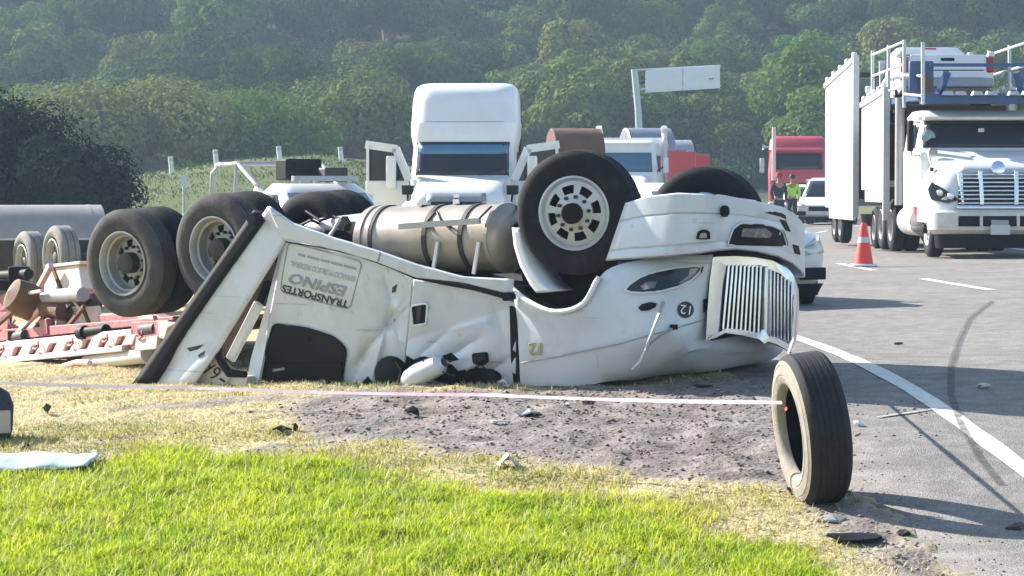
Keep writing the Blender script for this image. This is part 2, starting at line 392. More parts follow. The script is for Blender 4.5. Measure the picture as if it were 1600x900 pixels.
Z = np.stack([np.clip(np.maximum(gm, emb * 1.0), 0, 1), far, dm, np.ones_like(gm)], -1).reshape(-1)
ca.data.foreach_set('color', Z.astype(np.float32))
go = bpy.data.objects.new('ground', gme); col.objects.link(go); tag(go, kind='structure')
# ---------------- road
def asphalt_material():
    m = mat('asphalt', (.185, .172, .16), .92, c2=(.28, .258, .238), scale=.55, amt=1.1, bump=.7, bscale=90, detail=12, spec=.25)
    nt = m.node_tree; n = nt.nodes; l = nt.links; b = n['Principled BSDF']; src = b.inputs['Base Color'].links[0].from_socket; tc = n.new('ShaderNodeTexCoord')
    for sc, lo, hi, a, c in ((55, .35, .7, .72, 1.22), (5.5, .38, .66, .84, 1.12), (130, .3, .7, .75, 1.2)):
        t = n.new('ShaderNodeTexNoise'); t.inputs['Scale'].default_value = sc; t.inputs['Detail'].default_value = 3; l.new(tc.outputs['Object'], t.inputs['Vector'])
        r = n.new('ShaderNodeMapRange'); r.inputs['From Min'].default_value = lo; r.inputs['From Max'].default_value = hi; r.inputs['To Min'].default_value = a; r.inputs['To Max'].default_value = c
        l.new(t.outputs['Fac'], r.inputs['Value']); x = n.new('ShaderNodeVectorMath'); x.operation = 'SCALE'; l.new(src, x.inputs[0]); l.new(r.outputs[0], x.inputs['Scale']); src = x.outputs[0]
    l.new(src, b.inputs['Base Color']); return m
ASPH = asphalt_material()
ys = np.concatenate([np.arange(12, 40, .2), np.arange(40, 240, 1.5)])
rows = []
for y in ys:
    a, b_ = float(road_left(y)), float(road_right(y)); rows.append([(a + (b_ - a) * t, y, gzf(a + (b_ - a) * t, y) + .006 - (.05 if t == 0 else 0)) for t in (0, .004, .05, .1, .15, .2, .3, .4, .55, .7, .85, 1)])
mb = MB().grid(rows); road = obj('road', mb, ASPH, ang=60); tag(road, kind='structure')
def strip(name, pts, w, m, lift, jag=0, label=None):
    """flat strip along plan points (x, y), w wide"""
    rws = []
    for i, (x, y) in enumerate(pts):
        x0, y0 = pts[max(i - 1, 0)]; x1, y1 = pts[min(i + 1, len(pts) - 1)]; d = Vector((x1 - x0, y1 - y0)).normalized(); nx_, ny_ = -d.y, d.x
        ww = w[i] if isinstance(w, list) else w; j = (noise.noise(Vector((x * 5, y * 5, 1.3))) * jag) if jag else 0
        rws.append([(x + nx_ * t * (ww + j), y + ny_ * t * (ww + j), gzf(x + nx_ * t * ww, y + ny_ * t * ww) + lift) for t in (-.5, 0, .5)])
    o = obj(name, MB().grid(rws), m); tag(o, kind='structure'); return o
PAINT = mat('road_paint', (.62, .60, .54), .8, c2=(.30, .28, .26), scale=9, amt=1, thr=(.52, .72), detail=10)
strip('edge_line', [(float(edge_x(y)), y) for y in np.arange(13, 180, .4)], .15, PAINT, .012, .03)
for y0 in (28.0, 36.2, 44.5, 53.0, 62.0, 72.0, 83.0, 96.0):
    strip('lane_dash', [(float(edge_x(y)) + LANE, y) for y in np.arange(y0, y0 + 4.3, .3)], .14, PAINT, .012, .02)
strip('far_edge_line', [(float(edge_x(y)) + 2 * LANE, y) for y in np.arange(13, 180, .5)], .15, PAINT, .012)
SKID = bpy.data.materials.new('skid_rubber'); SKID.use_nodes = True
_n = SKID.node_tree.nodes; _l = SKID.node_tree.links; _b = _n['Principled BSDF']; _b.inputs['Base Color'].default_value = (.03, .03, .032, 1); _b.inputs['Roughness'].default_value = .8
_t = _n.new('ShaderNodeTexNoise'); _t.inputs['Scale'].default_value = 14; _t.inputs['Detail'].default_value = 6
_r = _n.new('ShaderNodeMapRange'); _r.inputs['From Min'].default_value = .3; _r.inputs['From Max'].default_value = .7; _r.inputs['To Min'].default_value = .2; _r.inputs['To Max'].default_value = .6
_tc = _n.new('ShaderNodeTexCoord'); _l.new(_tc.outputs['Object'], _t.inputs['Vector']); _l.new(_t.outputs['Fac'], _r.inputs['Value']); _l.new(_r.outputs[0], _b.inputs['Alpha'])
sk = [G(*p) for p in ((1550, 472), (1515, 500), (1498, 535), (1486, 575), (1486, 620), (1500, 665), (1530, 720), (1563, 762))]
pts = []
for i in range(len(sk) - 1):
    for t in np.linspace(0, 1, 6, endpoint=(i == len(sk) - 2)): pts.append((sk[i].x * (1 - t) + sk[i + 1].x * t, sk[i].y * (1 - t) + sk[i + 1].y * t))
strip('skid_mark', pts, .055, SKID, .018)
# ================================================================== OVERTURNED TRUCK
TH = R(38); A = Vector((math.cos(TH), -math.sin(TH), 0)); N = Vector((-math.sin(TH), -math.cos(TH), 0)); UP = Vector((0, 0, 1))
HUB = at(897, 333, 23.3)
def W(px, py, w=0.0):
    """point at picture position (px, py) lying w metres outside the truck's near side plane"""
    d = ray(px, py); c = Vector((0, 0, CAMZ)); P0 = HUB + N * w
    return c + d * ((P0 - c).dot(N) / d.dot(N))
def U(u, w, z):
    p = HUB + A * u + N * w; return Vector((p.x, p.y, z))
def uz(p): return (p - HUB).dot(A), p.z
wreck = thing('overturned_truck', 'white tractor truck lying upside down on its crushed cab', 'truck', (HUB.x - 1.2, HUB.y + 2.0, gzf(HUB.x - 1.2, HUB.y + 2)))
def lerp(a, b, t): return a + (b - a) * t
def poly_at(pl, t):
    """resample polyline of (px,py[,w]) at parameter 0..1 by index"""
    f = t * (len(pl) - 1); i = min(int(f), len(pl) - 2); return [lerp(pl[i][k], pl[i + 1][k], f - i) for k in range(len(pl[0]))]
def loft(top, bot, n, m, wf, amp=0, fr=3.0, seed=0):
    rows = []
    for j in range(m + 1):
        row = []
        for i in range(n + 1):
            a = poly_at(top, i / n); b = poly_at(bot, i / n); x = lerp(a[0], b[0], j / m); y = lerp(a[1], b[1], j / m)
            w = wf(x, y)
            if amp: w += amp * (noise.noise(Vector((x / 100 * fr, y / 100 * fr, seed))) + .5 * noise.noise(Vector((x / 40 * fr, y / 40 * fr, seed + 5))))
            row.append(W(x, y, w))
        rows.append(row)
    return MB().grid(rows)
def patch(poly, wf, off=.01, th=.02, rings=5):
    """insert following a surface: polygon in picture positions, proud by off, th thick"""
    P = []
    for k in range(len(poly)):
        a, c = poly[k], poly[(k + 1) % len(poly)]; m = max(1, int(math.hypot(a[0] - c[0], a[1] - c[1]) / 9))
        P += [(lerp(a[0], c[0], t / m), lerp(a[1], c[1], t / m)) for t in range(m)]
    cx = sum(p[0] for p in poly) / len(poly); cy = sum(p[1] for p in poly) / len(poly); n = len(P); b = MB(); rows = []
    rows.append([W(x, y, wf(x, y) + off) - N * th for x, y in P])
    for j in range(rings):
        f = 1 - j / rings; rows.append([W(cx + (x - cx) * f, cy + (y - cy) * f, wf(cx + (x - cx) * f, cy + (y - cy) * f) + off) for x, y in P])
    b.grid(rows, True); o = len(b.v); b.v.append(tuple(W(cx, cy, wf(cx, cy) + off))); l = o - n
    b.f += [(l + k, l + (k + 1) % n, o) for k in range(n)]; return b
class Surf:
    """w of a built surface where the line of sight at a picture position meets it"""
    def __init__(s, mb, fall): s.t = BVHTree.FromPolygons([Vector(v) for v in mb.v], mb.f); s.fall = fall
    def __call__(s, x, y):
        h = s.t.ray_cast(Vector((0, 0, CAMZ)), ray(x, y).normalized())
        return (h[0] - HUB).dot(N) if h[0] is not None else s.fall(x, y)
def rnd_poly(poly, r=6, k=4):
    out = []; n = len(poly)
    for i in range(n):
        p = Vector(poly[i]); a = Vector(poly[i - 1]); b = Vector(poly[(i + 1) % n])
        da = (a - p); db = (b - p); ra = min(r, da.length * .45); rb = min(r, db.length * .45); s = p + da.normalized() * ra; e = p + db.normalized() * rb
        for j in range(k + 1):
            t = j / k; q = s * (1 - t) ** 2 + p * 2 * t * (1 - t) + e * t * t; out.append((q.x, q.y))
    return out
def outline(poly, wf, r, off=.01):
    pts = [W(x, y, wf(x, y) + off) for x, y in poly]; return MB().tube(pts + [pts[0]], r, 6)

# ---- hood (front end): side surface, crown resting on the ground, far side
HS = [  # four side points per station, (px, py, w)
 [(800, 449, .02), (808, 500, .04), (812, 567, .03), (813, 603, -.06)],
 [(826, 470, .10), (845, 518, .06), (858, 558, .03), (862, 603, -.06)],
 [(868, 487, .14), (886, 524, .07), (908, 550, .03), (915, 602, -.10)],
 [(913, 474, .13), (938, 510, .05), (962, 540, .01), (975, 588, -.16)],
 [(945, 424, .04), (984, 478, .0), (1018, 527, -.03), (1035, 564, -.22)],
 [(1000, 406, -.08), (1030, 460, -.10), (1058, 517, -.15), (1076, 550, -.34)],
 [(1060, 400, -.28), (1072, 455, -.30), (1086, 508, -.34), (1100, 541, -.52)],
 [(1114, 398, -.48), (1108, 450, -.48), (1104, 500, -.50), (1110, 533, -.60)]]
rows = []
for s in HS:
    r = [W(*q) for q in s]; fine = []
    for i in range(3):
        for t in (0, .33, .66): fine.append(r[i].lerp(r[i + 1], t))
    fine.append(r[3]); u3, z3 = uz(r[3]); u2, z2 = uz(r[2]); u0, z0 = uz(r[0])
    zc = z3 - .015; drop = (.1, .1, .12, .14, .10, .0, -.06, -.08)[HS.index(s)]; tilt_ = .10 if s is HS[-1] else .05
    for w in (-.35, -.7, -1.02, -1.35, -1.7):
        if w < s[3][2] - .1: g = gzf(*U(u3, w, 0)[:2]); fine.append(U(u3, w, max(zc - drop * (1 - ((w + 1.02) / .8) ** 2) + tilt_ * (w + .6), g + .03)))
        else: fine.append(r[3] + N * (w * .02))
    wn_ = -2.04 - s[2][2]
    fine += [U(u3, wn_ + .1, max(z3, gzf(*U(u3, wn_, 0)[:2]) + .05)), U(u2, wn_, z2 + .1), U(u0, wn_ + .02, z0)]
    rows.append(fine)
# smooth along the length
rr = []
def cr(p0, p1, p2, p3, t): return .5 * ((2 * p1) + (p2 - p0) * t + (2 * p0 - 5 * p1 + 4 * p2 - p3) * t * t + (3 * p1 - p0 - 3 * p2 + p3) * t ** 3)
for i in range(len(rows) - 1):
    for t in np.linspace(0, 1, 5, endpoint=(i == len(rows) - 2)):
        rr.append([cr(rows[max(i - 1, 0)][k], rows[i][k], rows[i + 1][k], rows[min(i + 2, len(rows) - 1)][k], float(t)) + N * (.008 * noise.noise(rows[i][k] * 3)) for k in range(len(rows[0]))])
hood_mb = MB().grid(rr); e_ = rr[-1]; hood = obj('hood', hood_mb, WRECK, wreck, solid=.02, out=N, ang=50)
def wh(x, y):
    """w of the hood side at picture position, by interpolation over the stations"""
    best = []
    for s in HS: best.append((np.interp(y, [q[1] for q in s], [q[0] for q in s]), np.interp(y, [q[1] for q in s], [q[2] for q in s])))
    return float(np.interp(x, [b[0] for b in best], [b[1] for b in best]))
wh = Surf(hood_mb, wh)
obj('radiator_panel', MB().prism([p - A * .05 for p in e_], -A * .02), BLACK, wreck, smooth=False)
obj('arch_lip', MB().tube([r_[0] + N * .012 for r_ in rr[:20]], .022, 8), WHITE, hood)
obj('hood_crease', MB().tube([W(x, y, wh(x, y) + .012) for x, y in ((814, 567), (835, 563), (860, 559), (910, 549), (965, 538), (1018, 523), (1045, 516), (1075, 507), (1100, 500))], .006, 6), GRYINK, hood)
# headlight
hl = [(976, 453), (984, 444), (1000, 433), (1025, 424), (1055, 418), (1085, 415), (1096, 417), (1093, 426), (1080, 438), (1060, 448), (1035, 455), (1005, 458), (986, 457)]
o = obj('headlight', patch(hl, wh, .018, .05), GLASS, hood)
obj('headlight_trim', outline(hl, wh, .010, .018), WHITE, hood)
obj('headlight_lamp', patch([(1000, 447), (1012, 440), (1025, 440), (1022, 450), (1005, 453)], wh, .026, .02), LENS, o)
obj('headlight_reflector', patch([(1078, 420), (1090, 419), (1084, 430), (1066, 443), (1060, 442), (1076, 431)], wh, .026, .02), LENS, o)
# side marker and mirror rods
obj('side_marker', patch([(997, 481), (1003, 475), (1015, 472), (1024, 474), (1022, 480), (1012, 485), (1002, 486)], wh, .015, .03), BLACK, hood)
obj('grab_latch', patch([(1099, 468), (1106, 466), (1106, 486), (1099, 488)], wh, .015, .03), BLACK, hood)
obj('mirror_arm', MB().tube([W(1036, 473, wh(1036, 473) + .03), W(1030, 490, .06), W(1010, 545, .12), W(1001, 566, .1), W(989, 577, .06)], [.018, .016, .016, .015, .014], 8), GALV, hood)
obj('mirror_bracket', MB().tube([W(1054, 511, wh(1054, 511) + .02), W(1030, 525, .02), W(1008, 543, .08)], .011, 6), GREY, hood)
obj('bracket_foot', MB().box(W(1053, 511, wh(1053, 511) + .02), (.06, .04, .04)), BLACK, hood)
# ---- numbers and lettering (flat print on the bodywork)
def text_mesh(body, size=1.0, outline_=False, bold=0):
    c = bpy.data.curves.new('t', 'FONT'); c.body = body; c.size = size; c.align_x = 'CENTER'; c.align_y = 'CENTER'; c.resolution_u = 3; c.offset = bold
    if outline_: c.fill_mode = 'NONE'; c.bevel_depth = .026
    t = bpy.data.objects.new('t', c); col.objects.link(t); bpy.context.view_layer.update()
    me = bpy.data.meshes.new_from_object(t.evaluated_get(bpy.context.evaluated_depsgraph_get()))
    bpy.data.objects.remove(t); return me
def decal(name, body, cx, cy, wpx, hpx, ang, wf, m, parent, off=.006, flip=True, bold=0, outline_=False, shear=0):
    """print of text centred at (cx, cy); upside down with the truck; ang = baseline slope in the picture"""
    me = text_mesh(body, 1.0, outline_, bold); vs = np.array([v.co for v in me.vertices]); x0, x1 = vs[:, 0].min(), vs[:, 0].max(); y0, y1 = vs[:, 1].min(), vs[:, 1].max()
    ca, sa = math.cos(R(ang)), math.sin(R(ang)); sg = -1 if flip else 1
    for v in me.vertices:
        a = (v.co.x - (x0 + x1) / 2) / (x1 - x0) * wpx * sg; b = (v.co.y - (y0 + y1) / 2) / (y1 - y0) * hpx * sg * -1
        a += shear * b
        X, Y = cx + a * ca - b * sa, cy + a * sa + b * ca; v.co = W(X, Y, wf(X, Y) + off + (v.co.z * .1))
    me.materials.clear(); me.materials.append(m); me.update()
    o = bpy.data.objects.new(name, me); col.objects.link(o); setp(o, parent, False); return o
circ = lambda cx, cy, rx, ry, n=20: [(cx + rx * math.cos(2 * math.pi * k / n), cy + ry * math.sin(2 * math.pi * k / n)) for k in range(n)]
obj('number_disc', patch(circ(1071, 484, 12.5, 13), wh, .006, .006), BLKINK, hood)
YELL = mat('gold_ink', (.45, .36, .06), .6)
decal('number_print', '12', 1071, 484, 16, 14, 8, wh, WHITE, hood, .012)
decal('number_outline', '12', 836, 546, 20, 20, -2, wh, YELL, hood, .008, outline_=True)
decal('number_shadow', '12', 834, 546, 18, 19, -2, wh, GRYINK, hood, .005)
# ---- bumper
BS = [  # top, bottom (px, py) and w
 ((977, 317), (946, 408), .0), ((1015, 306), (990, 405), .02), ((1060, 301), (1042, 402), .02), ((1104, 303), (1090, 397), -.04), ((1135, 307), (1122, 392), -.18),
 ((1165, 311), (1150, 390), -.40), ((1195, 317), (1182, 394), -.66), ((1222, 323), (1216, 402), -1.02), ((1241, 333), (1238, 412), -1.42), ((1253, 346), (1252, 424), -1.80), ((1257, 356), (1258, 432), -2.0)]
def wbm(x, y):
    tx = [lerp(b[0][0], b[1][0], (y - 310) / 95) for b in BS]; return float(np.interp(x, tx, [b[2] for b in BS]))
prof = [(0, -.05), (.0, -.01), (.02, 0), (.30, .0), (.32, -.012), (.34, 0), (.55, .012), (.80, .012), (.83, -.002), (.86, .008), (.97, .004), (1.0, -.03)]
rows = []
for j, (t, dw) in enumerate(prof):
    row = []
    for i in range((len(BS) - 1) * 3 + 1):
        f = i / 3; k = min(int(f), len(BS) - 2); f -= k
        px = lerp(lerp(BS[k][0][0], BS[k][1][0], t), lerp(BS[k + 1][0][0], BS[k + 1][1][0], t), f); py = lerp(lerp(BS[k][0][1], BS[k][1][1], t), lerp(BS[k + 1][0][1], BS[k + 1][1][1], t), f)
        row.append(W(px, py, lerp(BS[k][2], BS[k + 1][2], f) + dw))
    e = row[-1]; u_, z_ = uz(e); row += [U(u_ - .25, -2.1, z_), U(u_ - .6, -2.12, z_)]
    rows.append(row)
wbm = Surf(MB().grid(rows), wbm)
bumper = obj('bumper', MB().grid(rows), WRECK, wreck, solid=.025, out=N, ang=40)
fog = rnd_poly([(1136, 383), (1146, 356), (1158, 348), (1205, 352), (1222, 360), (1230, 385)], 5)
o = obj('bumper_opening', patch(fog, wbm, .012, .03), BLACK, bumper)
obj('opening_trim', outline(fog, wbm, .009, .014), WRECK, bumper)
obj('fog_lamp', patch([(1160, 357), (1195, 357), (1205, 366), (1200, 372), (1158, 370)], wbm, .02, .02), LENS, bumper)
obj('tow_socket', patch(rnd_poly([(1087, 374), (1090, 362), (1098, 358), (1106, 362), (1107, 374)], 3), wbm, .02, .03), BLACK, bumper)
obj('socket_cap', patch(rnd_poly([(1092, 372), (1095, 364), (1102, 364), (1103, 372)], 2), wbm, .028, .03), GREY, bumper)
obj('tow_hook', patch(circ(1131, 330, 6, 9), wbm, .02, .03), BLACK, bumper)
obj('bumper_slot', patch([(1218, 343), (1226, 345), (1234, 362), (1228, 360)], wbm, .014, .02), BLACK, bumper)
obj('bumper_slot', patch([(1238, 382), (1246, 384), (1249, 398), (1242, 396)], wbm, .014, .02), BLACK, bumper)
# dark throat between bumper and hood, and the underside plate
th = MB(); th.prism([W(948, 410, -.08), W(1112, 397, -.50), W(1182, 398, -.80), W(1225, 405, -1.2), W(1246, 416, -1.7), U(.3, -2.0, HUB.z - .35), U(.3, -.1, HUB.z - .35)], (0, 0, .10))
obj('bumper_mount', th, BLACK, wreck)
# engine, sump and splash shield seen from above
under = MB()
top = [W(980, 316, -.06), W(1062, 303, -.05), W(1136, 309, -.25), W(1196, 319, -.70), W(1224, 326, -1.05), W(1250, 348, -1.78)]
under.prism([p - UP * .04 for p in top] + [U(.5, -2.0, HUB.z - .1), U(-.1, -1.75, HUB.z - .1), U(-.1, -.32, HUB.z - .1), U(.55, -.32, HUB.z - .1)], (0, 0, -.03))
obj('splash_shield', under, BLACK, wreck)
obj('shield_tear', patch([(1104, 308), (1120, 304), (1135, 306), (1150, 309), (1180, 313), (1176, 317), (1120, 314)], lambda x, y: wbm(x, y) - .02, .0, .02), WHITE, bumper)
# ---- grille
def wgr(x, y): return float(np.interp(x, [1105, 1195, 1250], [-.46, -1.02, -1.62]))
gout = [(1122, 401), (1150, 400), (1180, 402), (1207, 407), (1226, 416), (1238, 430), (1246, 452), (1247, 490), (1243, 530), (1237, 549)]
gbot = [(1104, 531), (1118, 527), (1133, 519), (1160, 522), (1188, 528), (1212, 535), (1237, 549)]
bk = [W(x, y, wgr(x, y) - .07) for x, y in [(1112, 405)] + gout + gbot[::-1]]
g = MB(); cc = sum(bk, Vector()) / len(bk); g.add(bk + [cc], [(i, (i + 1) % len(bk), len(bk)) for i in range(len(bk))])
grille = obj('grille', g, BLACK, wreck, solid=.02, out=N)
def ribbon(pts, inner, wf, off=0, th_=.05):
    """solid band between two matching picture polylines"""
    a = [W(x, y, wf(x, y) + off) for x, y in pts]; b = [W(x, y, wf(x, y) + off) for x, y in inner]
    return MB().grid([[p - N * th_ - A * .02 for p in a], a, b, [p - N * th_ - A * .02 for p in b]])
obj('grille_surround', ribbon([(1114, 402)] + gout, [(1132, 416), (1140, 415), (1155, 415), (1180, 417), (1203, 421), (1220, 428), (1231, 440), (1238, 456), (1240, 490), (1237, 526), (1232, 538)], wgr, .02), CHROME, grille)
obj('grille_sill', ribbon([(1104, 532), (1118, 528), (1133, 520), (1160, 524), (1188, 530), (1212, 537), (1237, 551)], [(1112, 524), (1122, 520), (1135, 513), (1160, 515), (1188, 521), (1212, 527), (1234, 538)], wgr, .03), CHROME, grille)
obj('grille_bezel', ribbon([(1114, 402), (1109, 440), (1105, 490), (1103, 532)], [(1134, 415), (1128, 445), (1124, 490), (1122, 524)], wgr, .03, .06), CHROME, grille)
for k in range(9):
    x = lerp(1138, 1188, k / 8); y0 = 414; y1 = lerp(515, 522, k / 8); xb = x - 5 * (1 - k / 8) - 4
    q = MB(); q.bar(W(x, y0, wgr(x, 0) + .005), W(xb, y1, wgr(xb, 0) + .005), .019, .05, N + A); obj('grille_bar', q, CHROME, grille, bevel=.004)
q = MB(); q.bar(W(1194, 416, -1.0), W(1192, 524, -.99), .035, .07, A + N * .3); obj('grille_spine', q, CHROME, grille, bevel=.006)
for k in range(7):
    x = lerp(1201, 1234, k / 6); q = MB(); q.bar(W(x, lerp(421, 440, k / 6), wgr(x, 0) + .005), W(x - 1, lerp(525, 535, k / 6), wgr(x, 0) + .005), .026, .05, A * 1.2 - N * .2); obj('grille_bar', q, CHROME, grille, bevel=.004)
q = MB(); q.prism([W(1190, 515, -.95), W(1199, 531, -.97), W(1190, 537, -.95), W(1182, 530, -.93)], A * .03); obj('hood_ornament', q, CHROME, grille)
# ---- cab: door side, sleeper side, skirt. The cab leans so that its sides face a little downwards
def wc(x, y): return .12 - .22 * (y - 430) / 170
def crumple(x, y, amp, fr, seed): return amp * (noise.noise(Vector((x / 100 * fr, y / 100 * fr, seed))) + .5 * noise.noise(Vector((x / 40 * fr, y / 40 * fr, seed + 5))))
def fold(x, y, segs):
    """sharp bent-metal creases along segments (x0, y0, x1, y1, depth, width)"""
    w = 0
    for x0, y0, x1, y1, dp, wd_ in segs:
        dx, dy = x1 - x0, y1 - y0; L2 = dx * dx + dy * dy; t = max(0, min(1, ((x - x0) * dx + (y - y0) * dy) / L2)); d = math.hypot(x - x0 - t * dx, y - y0 - t * dy)
        w += dp * math.exp(-d / wd_) * (.4 + .6 * math.sin(math.pi * min(1, max(0, t * .9 + .05))))
    return w
DF = ((690, 566, 748, 528, -.045, 9), (650, 560, 702, 516, -.035, 8), (742, 596, 802, 556, -.04, 9), (702, 516, 770, 500, .025, 7), (660, 470, 690, 540, .02, 9), (770, 470, 792, 540, -.03, 10), (720, 580, 760, 560, .03, 6))
SF = ((600, 428, 630, 560, -.05, 9), (556, 570, 634, 468, -.045, 8), (578, 602, 604, 505, .035, 7), (642, 476, 596, 520, -.04, 7), (606, 470, 640, 500, .035, 6), (548, 600, 575, 540, -.03, 8), (560, 420, 580, 500, .012, 9), (614, 520, 640, 545, .03, 6))
def wdoor(x, y):
    d = (y - (530 - (x - 640) * .31)); return fold(x, y, DF) + crumple(x, y, .010, 2.0, 3) + wc(x, y) - .055 * math.exp(-abs(d) / 38) - .02 * math.exp(-((x - 690) ** 2 + (y - 565) ** 2) / 900) - .03 * max(0, (y - 560) / 40)
dtop = [(646, 437), (690, 444), (740, 452), (780, 462), (806, 478)]; dbot = [(634, 555), (648, 563), (656, 557), (672, 562), (684, 559), (694, 568), (706, 570), (716, 580), (726, 577), (738, 592), (748, 588), (762, 601), (778, 598), (792, 604), (806, 604)]
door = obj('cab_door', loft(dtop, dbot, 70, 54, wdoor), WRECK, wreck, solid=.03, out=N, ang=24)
hd = rnd_poly([(642, 478), (664, 474), (668, 476), (666, 506), (645, 509)], 4)
o = obj('door_handle', patch(hd, wdoor, .012, .03), BLACK, door); obj('handle_trim', outline(hd, wdoor, .010, .012), WHITE, door)
obj('handle_pull', patch([(651, 480), (658, 479), (656, 502), (650, 503)], wdoor, .024, .02), DARKMET, door)
def wsl(x, y):
    w = wc(x, y) - .02; w -= .05 * math.exp(-abs((x - 606) + (y - 500) * .12) / 14) * min(1, max(0, (y - 440) / 60)); w -= .05 * max(0, (x - 600) / 40) * max(0, (y - 470) / 100)
    return w + fold(x, y, SF) + crumple(x, y, .007, 2.4, 9) + .035 * math.exp(-((x - 622) ** 2 + (y - 483) ** 2) / 160)
stop = [(443, 377), (500, 386), (560, 400), (605, 417), (645, 437)]; sbot = [(400, 604), (455, 604), (520, 604), (588, 604), (630, 580)]
wsl = Surf(loft(stop, sbot, 84, 70, wsl), wsl)
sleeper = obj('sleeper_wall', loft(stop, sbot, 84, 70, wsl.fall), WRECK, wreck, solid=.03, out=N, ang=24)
sk_up = [(418, 323), (455, 349), (520, 372), (590, 393), (650, 414), (722, 433), (800, 437)]; sk_lo = [(441, 375), (470, 379), (520, 389), (590, 410), (650, 434), (722, 441), (798, 460)]
def wsk(x, y): return wc(x, y) + .02
skirt = obj('cab_skirt', loft(sk_up, sk_lo, 48, 8, wsk, .006, 3, 2), WRECK, wreck, solid=.03, out=N, ang=60)
obj('skirt_seam', MB().tube([W(x, y, wc(x, y) + .01) for x, y in ((446, 378), (500, 386), (560, 400), (605, 416), (648, 435), (690, 443), (740, 451), (775, 460), (797, 468))], [.006] * 5 + [.010, .016, .018, .012], 6), BLACK, skirt)
obj('skirt_joint', MB().tube([W(594, 394, wsk(594, 394) + .006), W(590, 409, wsk(590, 409) + .006)], .005, 6), GRYINK, skirt)
obj('door_hinge_block', patch(rnd_poly([(782, 458), (798, 456), (800, 468), (786, 471)], 3), wc, .03, .06), BLACK, door)
# cab core: roof crushed on the ground, floor to the sky, far side
c1 = MB(); ctop = [W(452, 356, -.02), W(590, 398, .02), W(722, 437, .02), W(800, 442, .02)]
rows = []
for p in ctop:
    u_, z_ = uz(p); b_ = gzf(*U(u_, -.3, 0)[:2]) + .03; bf = gzf(*U(u_, -2.1, 0)[:2]) + .03
    rows.append([U(u_, -.22, b_), U(u_, -.10, z_ - .5), p - UP * .03, U(u_, -1.0, z_ - .02), U(u_, -2.05, z_ + .02), U(u_, -2.2, (z_ + bf) / 2), U(u_, -2.1, bf)])
c1.grid(rows); obj('cab_shell', c1, DARKMET, wreck, solid=.02, out=UP)
# sleeper window
sw = rnd_poly([(427, 506), (480, 513), (522, 527), (541, 545), (533, 604), (401, 604)], 9)
win = obj('sleeper_window', patch(sw, wsl, .012, .03), DGLASS, sleeper); obj('window_seal', outline(sw, wsl, .010, .014), BLACK, sleeper)
obj('window_lower_frame', patch(rnd_poly([(416, 568), (534, 566), (533, 604), (408, 604)], 6), wsl, .03, .03), BLACK, sleeper)
obj('window_latch', patch([(426, 577), (444, 574), (444, 578), (426, 581)], wsl, .036, .01), GREY, sleeper)
obj('window_clip', patch(circ(478, 530, 6, 4), wsl, .02, .01), BLACK, sleeper)
# decal sheet and lettering
dk = rnd_poly([(450, 378), (566, 409), (546, 484), (437, 456)], 10)
obj('decal_frame', outline(dk, wsl, .0045, .006), GRYINK, sleeper)
obj('company_print', MB(), BLKINK, sleeper) if False else None
decal('company_print', 'TRANSPORTES', 492, 463, 106, 12, 14, wsl, BLKINK, sleeper, .006, bold=.022)
decal('name_print', 'ESPINO', 495, 445, 90, 17, 14, wsl, GRYINK, sleeper, .006, outline_=True, shear=-.2)
decal('service_print', 'SERVICIO PUBLICO FEDERAL', 504, 424, 104, 8.5, 14, wsl, GRYINK, sleeper, .006)
for k, (x0, x1) in enumerate(((466, 476), (480, 498), (501, 514), (517, 534), (537, 556))):
    y = lambda x: 396 + (x - 466) * .25
    obj('small_print', patch([(x0, y(x0)), (x1, y(x1)), (x1, y(x1) + 3.5), (x0, y(x0) + 3.5)], wsl, .006, .004), GRYINK, sleeper)
obj('body_scar', patch([(613, 449), (620, 444), (618, 456), (612, 458)], wsl, .006, .004), BLKINK, sleeper)
# ---- crushed lower side: mirrors, openings
m0, m1 = W(630, 597, .06), W(694, 566, .06); obj('mirror_head', MB().lathe([(.001, 0), (.05, .015), (.085, .08), (.10, .2), (.085, (m1 - m0).length - .05), (.04, (m1 - m0).length)], m0, m1 - m0, 20), WRECK, wreck)
e = MB(); p = W(606, 585, -.06); e.lathe([(.001, .03), (.10, .03), (.15, .0), (.16, -.05), (.15, -.25)], p, N, 24); obj('crushed_wheel_opening', e, BLACK, wreck)
o = obj('spot_mirror', patch(rnd_poly([(737, 552), (757, 550), (758, 566), (750, 572), (738, 568)], 4), wdoor, .05, .05), BLACK, wreck)
obj('mirror_back', patch(rnd_poly([(724, 582), (740, 574), (768, 578), (779, 588), (772, 600), (735, 602)], 7), wdoor, .06, .06), BLACK, wreck)
obj('window_gap', patch([(646, 562), (660, 557), (690, 563), (694, 570), (672, 574), (650, 576)], wc, -.02, .03), BLACK, wreck)
obj('window_gap', patch([(690, 572), (722, 580), (735, 598), (680, 604), (676, 592)], wc, -.03, .03), BLACK, wreck)
obj('door_post', patch([(796, 478), (807, 486), (812, 600), (803, 604), (798, 560)], wc, -.02, .05), BLACK, wreck)
for k, pl in enumerate((((700, 572), (704, 584), (698, 597), (706, 604)), ((660, 562), (668, 575), (690, 580), (712, 588)), ((740, 576), (752, 570), (762, 580), (770, 597)), ((618, 566), (626, 578), (622, 596)))):
    q = MB(); q.tube([W(x, y, .10 + .03 * math.sin(i * 2 + k)) for i, (x, y) in enumerate(pl)], .007, 5); obj('loose_wire', q, (BLACK, DARKMET, BLACK, BROWN)[k], wreck)
